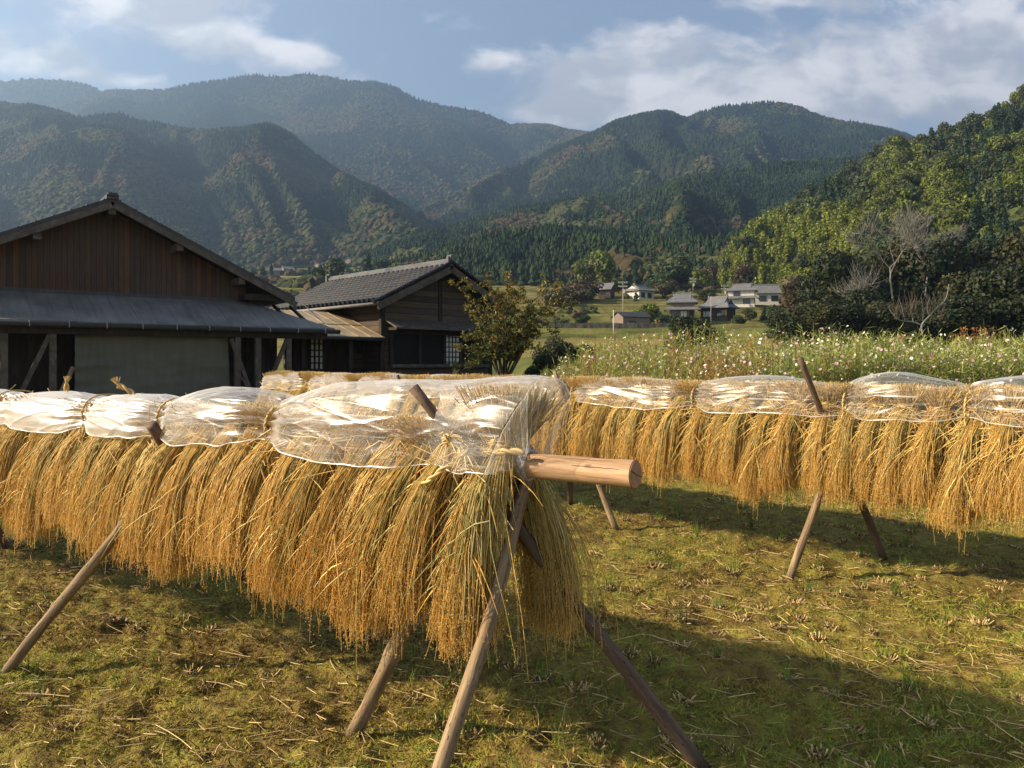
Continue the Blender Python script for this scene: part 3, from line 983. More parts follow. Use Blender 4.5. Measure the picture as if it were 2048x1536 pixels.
def hill_trees():
    rng = np.random.default_rng(5)
    # stratified over the slope so that crowns touch
    placed = []
    tries = 0
    while len(placed) < 470 and tries < 26000:
        tries += 1
        q = rng.uniform(1400, 2110); t = math.sqrt(rng.uniform(0.0, 1.0)) * 1.02
        p = near_hill.at(np.array([q]), np.array([t]))[0]
        py = 725 - (p[2] - EYE) / p[1] * F
        if py > 690 or py < 60 or (q < 1570 and p[1] < 244): continue
        sp = (4.5 if t < 0.7 else 3.7) * (p[1] / 230) ** 0.8
        if any((p[0] - a[0]) ** 2 + (p[1] - a[1]) ** 2 * 0.45 + (p[2] - a[2]) ** 2 < sp * sp for a, *_ in placed): continue
        placed.append((p, q, py, t))
    for p, q, py, t in placed:
        n1 = float(vnoise(np.array(q / 90), np.array(py / 70), 77)) + rng.normal(0, 0.14)
        if 1440 < q < 1730 and py > 455 and rng.uniform() < 0.85: k = 'bamboo'
        elif t > 0.9 and rng.uniform() < 0.15: k = 'brown'
        elif q < 1540 and rng.uniform() < 0.3: k = 'brown'
        elif n1 < 0.30: k = 'cedar'
        elif n1 < 0.50: k = 'broad'
        else: k = 'bright'
        if k == 'cedar' and t > 0.78 and rng.uniform() < 0.8: k = 'broad'
        nm, word = TREE_WORD[k]
        o = obj_from(nm, HILL[k][int(rng.integers(0, 3))])
        s = rng.uniform(3.4, 4.8) * (p[1] / 240) ** 0.5 * (0.78 if t > 0.85 else 1.0)
        if k == 'cedar': s *= 1.05
        if k == 'bamboo': s *= 1.05
        o.location = (p[0], p[1], p[2] - 0.4)
        o.scale = (s, s, s * rng.uniform(0.9, 1.15))
        o.rotation_euler = (0, 0, rng.uniform(0, 6.28))
        zone = 'along the crest of the right-hand wooded hill' if t > 0.88 else ('at the foot of the right-hand wooded hill' if t < 0.4 else 'halfway up the right-hand wooded hill')
        zone = zone.replace('right-hand ', 'steep ')
        tag(o, f"{word} {zone}", 'bamboo' if k == 'bamboo' else 'tree', f"{word}s {zone}")


hill_trees()
fm = MB()
near_hill.plant(fm, 9500, 3.6, 0.1, 61, 40, 0.05, qlim=(1390, 2400), broad=ICO2, green=0.85)
near_hill.plant(fm, 2200, 5.4, 0.2, 62, 40, 0.66, qlim=(1450, 2400), broad=ICO2, green=0.85)
near_hill.plant(fm, 900, 4.2, 0.2, 63, 40, 0.05, qlim=(1380, 1520), broad=ICO2, green=0.7)
o = fm.build('hillside_undergrowth', M['forest']); tag(o, 'shrubby undergrowth between the trees of the steep hillside', 'undergrowth', kind='stuff')


# ------------------------------------------------------------------ village on the terraces
def D_of(px, py, d0=40.0, d1=330.0):
    """depth at which the ground seen in this direction reaches that height in the photo"""
    d = np.linspace(d0, d1, 1500)
    z = ground_z((px - 1024) / F * d, d, False)
    return float(d[np.argmin(np.abs(725 - (z - EYE) / d * F - py))])


def on_ground(px, D, dz=0.0):
    x = (px - 1024) / F * D
    return Vector((x, D, float(ground_z(x, D)) + dz))


def hip_roof(mb, w, d, z0, z1, over, ridge, col=(0.2, 0.2, 0.2), th=0.18):
    """hipped tile roof: eaves rectangle to a ridge along local x"""
    X, Y = w / 2 + over, d / 2 + over
    e = [(-X, -Y, z0), (X, -Y, z0), (X, Y, z0), (-X, Y, z0)]
    lo = [(a, b, c - th) for a, b, c in e]
    r = [(-ridge / 2, 0, z1), (ridge / 2, 0, z1)]
    V = lo + e + r
    mb.add(V, [(3, 2, 1, 0), (0, 1, 5, 4), (1, 2, 6, 5), (2, 3, 7, 6), (3, 0, 4, 7), (4, 5, 9, 8), (6, 7, 8, 9)], [(5, 6, 9), (7, 4, 8)], col)


def gable_roof(mb, w, d, z0, z1, over, th=0.18, col=(0.2, 0.2, 0.2), over_end=0.5):
    """gable roof with its ridge along local x, gables at the ends"""
    X, Y = w / 2 + over_end, d / 2 + over
    mb.hexa([(-X, -Y, z0 - th), (X, -Y, z0 - th), (X, 0, z1 - th), (-X, 0, z1 - th), (-X, -Y, z0), (X, -Y, z0), (X, 0, z1), (-X, 0, z1)], col)
    mb.hexa([(-X, 0, z1 - th), (X, 0, z1 - th), (X, Y, z0 - th), (-X, Y, z0 - th), (-X, 0, z1), (X, 0, z1), (X, Y, z0), (-X, Y, z0)], col)


def gable_walls(mb, w, d, h, z1, col=(0.5, 0.5, 0.5)):
    X, Y = w / 2, d / 2
    V = [(-X, -Y, -1), (X, -Y, -1), (X, Y, -1), (-X, Y, -1), (-X, -Y, h), (X, -Y, h), (X, Y, h), (-X, Y, h), (-X, 0, z1), (X, 0, z1)]
    mb.add(V, [(0, 1, 5, 4), (1, 2, 6, 5), (2, 3, 7, 6), (3, 0, 4, 7)], [(5, 6, 9), (7, 4, 8)], col)


def ridge_tiles(mb, x0, x1, z, w=0.35, h=0.32, col=(0.2, 0.2, 0.2)):
    mb.box((x0, -w / 2, z - 0.1), (x1, w / 2, z + h), col)
    for x in (x0, x1):
        mb.box((x - 0.12, -w * 0.8, z - 0.15), (x + 0.12, w * 0.8, z + h + 0.18), col)


def window(root, x0, x1, y, z0, z1, nx=2, mat='pane', fr='old_wood'):
    """window on a wall facing local -y"""
    f = MB()
    t = 0.09
    f.box((x0 - t, y - 0.10, z0 - t), (x1 + t, y + 0.02, z0)); f.box((x0 - t, y - 0.10, z1), (x1 + t, y + 0.02, z1 + t))
    f.box((x0 - t, y - 0.10, z0), (x0, y + 0.02, z1)); f.box((x1, y - 0.10, z0), (x1 + t, y + 0.02, z1))
    for k in range(1, nx):
        x = x0 + (x1 - x0) * k / nx
        f.box((x - 0.035, y - 0.075, z0), (x + 0.035, y + 0.01, z1))
    fo = f.build('window', M[fr], root)
    MB().box((x0, y - 0.04, z0), (x1, y + 0.005, z1)).build('pane', M[mat], fo)
    return fo


def house(name, label, px, py, w, d, h, rise, rz, wallmat='plaster', roofmat='far_tile', hip=True, skirt=None, wins=(), door=None, group=None, D=None):
    Dd = D or D_of(px, py)
    x = (px - 1024) / F * Dd
    z = EYE + (725 - py) / F * Dd
    r = empty(name, (x, Dd, z), math.radians(rz))
    tag(r, label, 'house', group)
    wl = MB()
    gable_walls(wl, w, d, h, h + rise * 0.75)
    wl.build('wall', M[wallmat], r)
    rf = MB()
    if hip:
        hip_roof(rf, w, d, h, h + rise * 0.78, 0.7, w * 0.62)
        gable_roof(rf, w * 0.66, d * 0.66, h + rise * 0.40, h + rise, 0.1, over_end=0.2)
        ro = rf.build('roof', M[roofmat], r)
        m2 = MB(); ridge_tiles(m2, -w * 0.36, w * 0.36, h + rise, 0.28, 0.2); m2.build('ridge', M[roofmat], ro)
        m3 = MB()
        X, Y = w * 0.33, d * 0.33
        for sx in (-1, 1):
            m3.add([(sx * X, -Y, h + rise * 0.40), (sx * X, Y, h + rise * 0.40), (sx * X, 0, h + rise * 0.94)], None, [(0, 1, 2)])
        m3.build('gable_panel', M['plaster'], ro)
    else:
        gable_roof(rf, w, d, h - 0.1, h + rise, 0.7)
        ro = rf.build('roof', M[roofmat], r)
        m2 = MB(); ridge_tiles(m2, -w / 2 - 0.45, w / 2 + 0.45, h + rise); m2.build('ridge', M[roofmat], ro)
    if skirt:
        s = MB()
        z1 = skirt
        X, Y = w / 2, d / 2
        for sx, sy in ((0, -1), (-1, 0), (1, 0)):
            if sy:
                s.hexa([(-X - 1.2, -Y - 1.2, z1 - 0.75), (X + 1.2, -Y - 1.2, z1 - 0.75), (X, -Y, z1 - 0.15), (-X, -Y, z1 - 0.15),
                        (-X - 1.2, -Y - 1.2, z1 - 0.6), (X + 1.2, -Y - 1.2, z1 - 0.6), (X, -Y, z1), (-X, -Y, z1)])
            else:
                q = [(sx * X, -Y, z1), (sx * (X + 1.2), -Y - 1.2, z1 - 0.6), (sx * (X + 1.2), Y + 1.2, z1 - 0.6), (sx * X, Y, z1)]
                lo = [(a, b, c - 0.15) for a, b, c in q]
                if sx < 0: lo, q = lo[::-1], q[::-1]
                s.hexa(lo + q)
        s.build('lower_roof', M[roofmat], r)
    for wv in wins:
        window(r, *wv)
    if door:
        x0, x1, z1 = door
        dm = MB(); dm.box((x0, -d / 2 - 0.06, 0), (x1, -d / 2 + 0.01, z1)); dm.build('door', M['old_wood'], r)
    return r


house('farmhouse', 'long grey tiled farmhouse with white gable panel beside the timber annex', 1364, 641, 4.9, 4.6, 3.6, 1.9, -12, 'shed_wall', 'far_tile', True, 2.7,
      [(-2.0, -0.9, -2.3, 0.7, 1.8, 2), (-0.3, 0.9, -2.3, 0.5, 1.8, 2, 'pale_pane')], (1.4, 2.2, 1.8))
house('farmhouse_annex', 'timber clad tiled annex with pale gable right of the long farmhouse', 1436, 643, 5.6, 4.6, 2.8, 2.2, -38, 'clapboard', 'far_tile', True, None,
      [(-2.2, -0.6, -2.3, 0.9, 2.0, 3, 'pale_pane'), (0.5, 2.2, -2.3, 0.9, 2.0, 3)])
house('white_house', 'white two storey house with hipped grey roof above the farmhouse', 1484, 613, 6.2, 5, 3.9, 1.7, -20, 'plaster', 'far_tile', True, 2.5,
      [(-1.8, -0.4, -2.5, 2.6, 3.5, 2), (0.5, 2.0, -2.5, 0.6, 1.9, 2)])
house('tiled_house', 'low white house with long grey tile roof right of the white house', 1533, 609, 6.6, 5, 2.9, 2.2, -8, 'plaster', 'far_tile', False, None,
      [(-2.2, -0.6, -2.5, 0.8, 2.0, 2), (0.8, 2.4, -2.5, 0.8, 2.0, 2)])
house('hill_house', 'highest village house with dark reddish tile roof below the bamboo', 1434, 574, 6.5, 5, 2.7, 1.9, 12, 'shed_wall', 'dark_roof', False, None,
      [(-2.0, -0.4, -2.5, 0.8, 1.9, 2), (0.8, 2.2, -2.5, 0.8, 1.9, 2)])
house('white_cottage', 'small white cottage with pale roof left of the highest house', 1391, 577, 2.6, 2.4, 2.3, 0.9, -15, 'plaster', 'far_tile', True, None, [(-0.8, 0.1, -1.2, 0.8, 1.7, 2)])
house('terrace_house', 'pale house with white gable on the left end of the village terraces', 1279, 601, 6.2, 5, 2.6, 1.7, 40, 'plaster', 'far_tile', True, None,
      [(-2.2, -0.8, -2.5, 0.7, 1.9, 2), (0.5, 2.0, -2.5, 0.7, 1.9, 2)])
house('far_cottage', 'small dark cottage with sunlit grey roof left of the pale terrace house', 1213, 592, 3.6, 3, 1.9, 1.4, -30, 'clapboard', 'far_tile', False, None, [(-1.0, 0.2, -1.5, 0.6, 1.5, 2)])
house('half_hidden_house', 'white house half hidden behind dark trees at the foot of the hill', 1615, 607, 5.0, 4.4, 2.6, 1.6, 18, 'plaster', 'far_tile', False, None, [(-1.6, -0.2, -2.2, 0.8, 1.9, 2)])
for i, (px, py) in enumerate(((548, 552), (575, 548), (640, 540), (700, 528))):
    house('distant_house', ['distant pale house furthest left on the hazy terraces', 'distant pale house second from left on the hazy terraces', 'distant pale house on terraces above the tiled roof',
                            'distant pale house highest on the hazy terraces'][i], px, py, 7, 6, 3.2, 2, 20 + 15 * i, 'shed_wall', 'far_tile', False, D=D_of(px, py, 200, 700), group='distant houses in the valley')

# brown shed with white door
Ds = 128.0
r = empty('brown_shed', (P(1262, 659, Ds)), math.radians(24)); r.location.z = EYE + (725 - 660) / F * Ds
tag(r, 'brown sheet metal shed with dark roof and white door below the terraces', 'shed')
w_ = MB(); gable_walls(w_, 5.2, 3.4, 2.1, 2.85); w_.build('wall', M['shed_wall'], r)
w_ = MB(); gable_roof(w_, 5.2, 3.4, 2.1, 3.0, 0.25, 0.1, over_end=0.25); w_.build('roof', M['dark_roof'], r)
w_ = MB(); w_.box((2.60, -1.1, 0.1), (2.66, 0.6, 1.9)); w_.build('door', M['plaster'], r)
window(r, -1.3, -0.3, -1.7, 0.1, 1.3, 2)

# retaining walls of the terraces
for i, (pa, pb, D1, zt, hh, lab) in enumerate(((1098, 1345, 106, 5.75, 1.15, 'long dark stone retaining wall under the brown shed'), (1288, 1535, 118, 6.6, 0.8, 'low stone terrace wall below the farmhouse lawn'),
                                               (1388, 1480, 139, 8.35, 0.9, 'pale stone base wall in front of the farmhouse annex'))):
    mb = MB()
    n = 40
    rng = np.random.default_rng(i)
    xs = np.linspace((pa - 1024) / F * D1, (pb - 1024) / F * D1, n)
    for k in range(n - 1):
        zt2 = float(ground_z(xs[k], D1, False)) + hh * 0.62 + rng.uniform(-0.06, 0.06)
        mb.box((xs[k], D1 + rng.uniform(-0.1, 0.0), zt2 - hh - 1.2), (xs[k + 1] - 0.015, D1 + 0.5 + 0.01 * (k % 3), zt2))
    o = mb.build('stone_wall', M['stone']); tag(o, lab, 'wall')


def utility_pole(px, py_top, py_base, D, label, arm=True, col=(0.30, 0.285, 0.26), r=0.09):
    b = P(px, py_base, D); t = P(px, py_top, D)
    h = t[2] - b[2]
    e = empty('utility_pole', b); tag(e, label, 'utility pole')
    m = MB(); m.tubes([[(0, 0, -0.6), (0, 0, h * 0.5), (0, 0, h)]], [[r, r * 0.85, r * 0.7]], 8, col, cap=True); m.build('pole', M['paint'], e, True)
    if arm:
        for z in (h - 0.4, h - 1.1):
            m = MB(); m.box((-0.8, -0.06, z), (0.8, 0.06, z + 0.11), (0.3, 0.3, 0.29)); c = m.build('crossarm', M['paint'], e)
            m = MB()
            for x in (-0.7, -0.35, 0.35, 0.7): m.tubes([[(x, 0, z + 0.11), (x, 0, z + 0.2), (x, 0, z + 0.3)]], [[0.05, 0.07, 0.04]], 6, (0.6, 0.6, 0.58))
            m.build('insulators', M['paint'], c)
        m = MB(); m.tubes([[(0.25, -0.2, h - 2.2), (0.25, -0.2, h - 1.5)]], [[0.18, 0.18]], 8, (0.35, 0.36, 0.36), cap=True); m.build('transformer', M['paint'], e)
    return e, t


_, T1 = utility_pole(1246, 562, 655, 138, 'tall concrete utility pole with crossarms behind the brown shed')
_, T2 = utility_pole(1386, 556, 602, 205, 'thin utility pole beside the small white cottage', True, r=0.07)
_, T3 = utility_pole(1449, 570, 606, 190, 'utility pole just left of the white two storey house', True, r=0.07)
utility_pole(1422, 592, 648, 140, 'plain slim pole in front of the farmhouse annex', False, (0.35, 0.33, 0.3), 0.07)
utility_pole(1227, 620, 680, 96, 'short pale pole at the left end of the brown shed', False, (0.55, 0.53, 0.5), 0.07)
utility_pole(1312, 640, 668, 112, 'short orange marker pole beside the stone wall', False, (0.5, 0.17, 0.05), 0.06)
utility_pole(1339, 690, 775, 30, 'thin grey stake standing among the cosmos flowers', False, (0.35, 0.33, 0.31), 0.015)
for i, (a, b, dz) in enumerate(((T1, T2, -0.3), (T1, T2, -1.0), (T2, T3, -0.4))):
    u = np.linspace(0, 1, 24)[:, None]
    pts = np.array(a) * (1 - u) + np.array(b) * u + np.array((0, 0, dz)) - np.array((0, 0, 1.6)) * (4 * u * (1 - u))
    m = MB(); m.tubes(pts[None], 0.02, 4, (0.06, 0.06, 0.065))
    o = m.build('power_line', M['paint'])
    tag(o, ['upper cable strung from the tall pole to the cottage pole', 'lower cable strung from the tall pole to the cottage pole', 'cable between the cottage pole and the white house pole'][i], 'cable')


def tree_at(kind, px, D, size, label, group=None, name=None, zs=1.0, dz=-0.3, var=None):
    o = obj_from(name or TREE_WORD[kind][0], HILL[kind][var if var is not None else int(RNG.integers(0, 3))])
    o.location = on_ground(px, D, dz)
    o.scale = (size, size, size * zs)
    o.rotation_euler = (0, 0, float(RNG.uniform(0, 6.28)))
    return tag(o, label, 'bamboo' if kind == 'bamboo' else 'tree', group)


for a in (('bright', 1278, 143, 2.1, 'round yellow-green garden tree right of the brown shed', 0.8), ('bright', 1302, 146, 2.0, 'rounded light green garden tree between shed and farmhouse', 0.8),
          ('broad', 1330, 140, 1.5, 'grey-green shrub tree at the left corner of the farmhouse', 0.8), ('cedar', 1352, 138, 1.2, 'small pointed conifer in front of the farmhouse', 0.8),
          ('broad', 1478, 150, 1.2, 'clipped garden tree at the right end of the annex', 0.75), ('broad', 1500, 155, 1.3, 'spreading garden pine below the white house', 0.75),
          ('cedar', 1528, 156, 1.3, 'dark garden conifer below the low tiled house', 0.7), ('broad', 1557, 150, 1.9, 'large dark garden tree right of the tiled roofs', 0.8),
          ('broad', 1416, 205, 2.3, 'dark round tree below the highest house', 0.7), ('broad', 1340, 232, 4.0, 'olive tree above the terraces left of the white cottage', 0.9),
          ('broad', 1362, 236, 4.2, 'taller olive tree next to the white cottage', 0.9), ('bright', 1212, 250, 4.5, 'bright green tree at the edge of the cedar wood', 1.1),
          ('bright', 1180, 262, 4.6, 'bright green tree furthest left below the cedar wood', 1.1), ('brown', 1150, 200, 3.8, 'russet shrub mound on the left terraces', 0.6),
          ('brown', 1176, 206, 4.2, 'broad russet shrub mound beside the small dark cottage', 0.6), ('brown', 1596, 170, 4.0, 'rusty orange tree in front of the bamboo', 1.0),
          ('brown', 1105, 190, 3.4, 'brown bush on the terrace left of the russet mounds', 0.6), ('broad', 1120, 128, 1.6, 'low green bush on the lawn terrace left of the shed', 0.7),
          ('broad', 1165, 150, 1.4, 'low dark bush in the middle of the left terraces', 0.6), ('brown', 1330, 214, 3.0, 'brown shrub right of the pale terrace house', 0.6),
          ('broad', 1238, 222, 2.6, 'olive shrub between the dark cottage and the pale terrace house', 0.7)):
    tree_at(a[0], a[1], a[2], a[3] * 1.3, a[4], zs=a[5])
for i, (px, D, s) in enumerate(((585, 110, 3.2), (610, 120, 3.0), (640, 150, 3.0), (560, 160, 3.8), (668, 240, 5.0), (735, 300, 6.0), (760, 305, 6.5), (790, 300, 5.5))):
    tree_at(('brown', 'bright', 'brown', 'brown', 'broad', 'cedar', 'broad', 'bright')[i], px, D, s,
            ['yellowing tree in the gap between barn and tiled house', 'small golden tree above the tiled roof edge', 'russet tree rising behind the tiled roof', 'brown tree just right of the barn gable',
             'hazy green tree on the terraces behind the tiled roof', 'dark hazy conifer above the roof ridge', 'hazy olive tree next to the dark conifer', 'pale hazy tree right of the olive one'][i])


def scatter_trees(name, label, n, q0, q1, d0, d1, h, seed):
    rng = np.random.default_rng(seed)
    D = rng.uniform(d0, d1, n); q = rng.uniform(q0, q1, n)
    x = (q - 1024) / F * D
    k = fbm(x / 30, D / 30, seed, 2) > 0.5
    x, D = x[k], D[k]
    con, c = species(x, D, 40, seed, 0.25)
    s = h * rng.uniform(0.5, 1.3, len(x))
    p = np.stack([x, D, ground_z(x, D)], -1)
    mb = MB()
    scatter(mb, p[con], s[con] * 1.5, CONE, c[con], (1.3, 1.3, 1), 0.15, rng)
    for j in range(3):
        off = rng.normal(0, 0.4, (int((~con).sum()), 3)) * s[~con, None]; off[:, 2] = np.abs(off[:, 2]) * 0.6
        scatter(mb, p[~con] + off, s[~con] * 0.55, ICO2, c[~con], (1, 1, 0.8), 0.22, rng)
    tag(mb.build(name, M['forest']), label, 'shrubs', kind='stuff')


scatter_trees('valley_shrubs', 'hazy trees and hedges dotted over the far valley terraces', 420, 430, 1000, 190, 640, 5.0, 71)
scatter_trees('terrace_shrubs', 'low hedges and shrubs along the village terraces', 260, 1085, 1600, 150, 275, 1.7, 73)


# ------------------------------------------------------------------ dark evergreens and bare trees at the foot of the hill
def evergreen_mesh(seed, n=7500):
    rng = np.random.default_rng(seed)
    mb = MB()
    pal = [np.array((0.020, 0.032, 0.012)), np.array((0.032, 0.042, 0.014)), np.array((0.016, 0.026, 0.012)), np.array((0.055, 0.052, 0.018))]
    L = random_lobes(rng, 14, 1.0, 1.7, 0.25, 0.42)
    crown_cards(mb, L, n, 0.052, pal, rng)
    return mb


def trunk_mesh(seed):
    rng = np.random.default_rng(seed)
    mb = MB(); tips = []
    limb_tree(rng, mb, (0, 0, -0.3), (0.05, 0, 1), 0.9, 0.07, 2, tips, 0.55, 0.25, (0.05, 0.038, 0.03), 5)
    return mb


EVER = []
for s in range(3):
    EVER.append((evergreen_mesh(300 + s).mesh('evergreen_crown', M['leaf']), trunk_mesh(320 + s).mesh('evergreen_trunk', M['bark'], True)))


def evergreen(px, D, size, label, zs=1.0, v=0, name='evergreen_tree', cat='tree'):
    e = empty(name, on_ground(px, D, -0.2), float(RNG.uniform(0, 6.28)))
    e.scale = (size, size, size * zs)
    obj_from('crown', EVER[v][0], e); obj_from('trunk', EVER[v][1], e)
    return tag(e, label, cat)


for i, a in enumerate(((1588, 60, 2.2, 'low dark evergreen at the left end of the dark thicket', 0.75), (1625, 64, 2.7, 'dark rounded evergreen left of the pale bare tree', 0.85),
                       (1672, 62, 2.6, 'dark evergreen with a yellowish side below the bare trees', 0.8), (1715, 70, 3.2, 'dark evergreen under the middle bare tree', 0.95),
                       (1765, 62, 2.7, 'dark spreading evergreen left of the forked white branch', 0.8), (1830, 66, 2.8, 'dark evergreen behind the forked white branch', 0.8),
                       (1890, 64, 3.0, 'dark evergreen right of the forked white branch', 0.85), (1945, 68, 3.6, 'tall dark evergreen near the right of the thicket', 1.0),
                       (2010, 66, 3.7, 'massive dark evergreen at the right end of the thicket', 1.0), (1690, 92, 4.6, 'tall olive evergreen behind the middle bare tree', 1.15),
                       (1775, 96, 5.0, 'tall evergreen between the two upper bare trees', 1.2), (1860, 94, 5.0, 'tall dark evergreen below the right upper bare tree', 1.15),
                       (1935, 96, 5.2, 'tall evergreen standing behind the thicket', 1.2), (2020, 92, 5.2, 'tallest dark evergreen behind the right end of the thicket', 1.2),
                       (1640, 100, 4.0, 'olive evergreen behind the half hidden white house', 1.0), (2085, 64, 4.0, 'dark evergreen cut by the right edge of the picture', 1.0))):
    evergreen(a[0], a[1], a[2], a[3], a[4], i % 3)
for i, (px, D, s, zs, lab) in enumerate(((1397, 45, 1.75, 0.85, 'broad dark green bush standing in the cosmos field'), (1340, 50, 1.0, 0.6, 'low dark shrub left of the broad green bush'),
                                         (1150, 26, 0.75, 1.0, 'dark leafy shrub at the left edge of the cosmos field'), (1085, 24, 0.7, 0.95, 'dark shrub right of the autumn-leaved tree'),
                                         (1112, 30, 0.9, 1.0, 'shadowy shrub behind the autumn-leaved tree'), (1046, 22, 0.55, 0.8, 'low dark shrub at the foot of the autumn-leaved tree'))):
    evergreen(px, D, s, lab, zs, i % 3, 'green_bush', 'bush')


def bare_tree(px, D, size, seed, label, tint=(0.22, 0.205, 0.175), py=None, twigs=True, lean=(0.1, 0, 1), kids=3):
    b = P(px, py, D) if py else np.array(on_ground(px, D))
    e = empty('bare_tree', b)
    tag(e, label, 'tree')
    rng = np.random.default_rng(seed)
    m = MB(); tips = []
    limb_tree(rng, m, (0, 0, -0.3 * size), lean, 0.36 * size, 0.0125 * size, 4, tips, 0.42, 0.18, tint, 5, kids, 0.35, 0.72)
    m.build('trunk', M['bark'], e, True)
    t = MB()
    pts = []
    for p, d in tips:
        for k in range(4):
            q = d + rng.normal(0, 0.45, 3)
            l = 0.13 * size * rng.uniform(0.6, 1.3)
            pts.append(np.stack([p, p + q * l * 0.5, p + q * l + np.array((0, 0, 0.02 * size))]))
    t.tubes(np.array(pts), np.array([0.0022, 0.0016, 0.0008]) * size, 3, tuple(c * 0.8 for c in tint))
    t.build('twigs', M['bark'], e)
    return e


bare_tree(1785, 90, 10.0, 5, 'pale grey bare tree rising highest above the thicket', py=545, lean=(-0.1, 0, 1))
bare_tree(1850, 92, 9.5, 9, 'grey bare tree right of the highest pale one', py=545, lean=(0.2, 0, 1))
bare_tree(1735, 72, 7.5, 12, 'leaning bare tree in the middle of the thicket', py=650, lean=(-0.25, 0, 1))
bare_tree(1905, 98, 7.0, 15, 'thin bare tree furthest right above the thicket', py=530, lean=(0.25, 0, 1))
# the forked white branches
e = empty('bare_tree', P(1845, 655, 58)); tag(e, 'low bare tree with thick forked white branches above the flowers', 'tree')
m = MB()
for pth, r0 in ((((0, 0, -0.5), (-0.05, 0, 0.2), (0.5, 0, 0.85), (1.2, 0.2, 1.5), (1.75, 0.2, 2.0), (2.0, 0.2, 2.6), (2.1, 0.2, 3.3)), 0.085), (((0, 0, 0.15), (-0.7, 0, 0.42), (-1.6, -0.1, 0.5), (-2.2, -0.2, 0.85), (-2.6, -0.2, 1.4)), 0.06),
                (((0.5, 0, 0.85), (0.35, 0, 1.5), (0.6, 0.1, 2.3)), 0.035), (((-0.7, 0, 0.42), (-0.8, 0.1, 1.3), (-0.55, 0.1, 2.1)), 0.035), (((-1.4, -0.1, 0.5), (-1.5, 0, 1.3), (-1.8, 0, 2.2)), 0.03), (((0, 0, 0.2), (0.05, 0, 1.2), (-0.1, 0, 2.3)), 0.03)):
    m.tubes(bez(pth, 22)[None], np.linspace(r0, r0 * 0.35, 22)[None], 6, (0.19, 0.18, 0.16))
m.build('trunk', M['bark'], e, True)
t = MB(); pts = []
rng = np.random.default_rng(4)
for k in range(150):
    s0 = np.array((rng.uniform(-2.2, 1.6), rng.uniform(-0.2, 0.3), rng.uniform(0.5, 1.9)))
    d = np.array((rng.normal(0, 0.25), rng.normal(0, 0.1), rng.uniform(0.5, 1.1)))
    pts.append(np.stack([s0, s0 + d * 0.5 + np.array((rng.normal(0, 0.05), 0, 0)), s0 + d]))
t.tubes(np.array(pts), np.array([0.012, 0.009, 0.005]), 3, (0.12, 0.095, 0.07))
t.build('twigs', M['bark'], e)


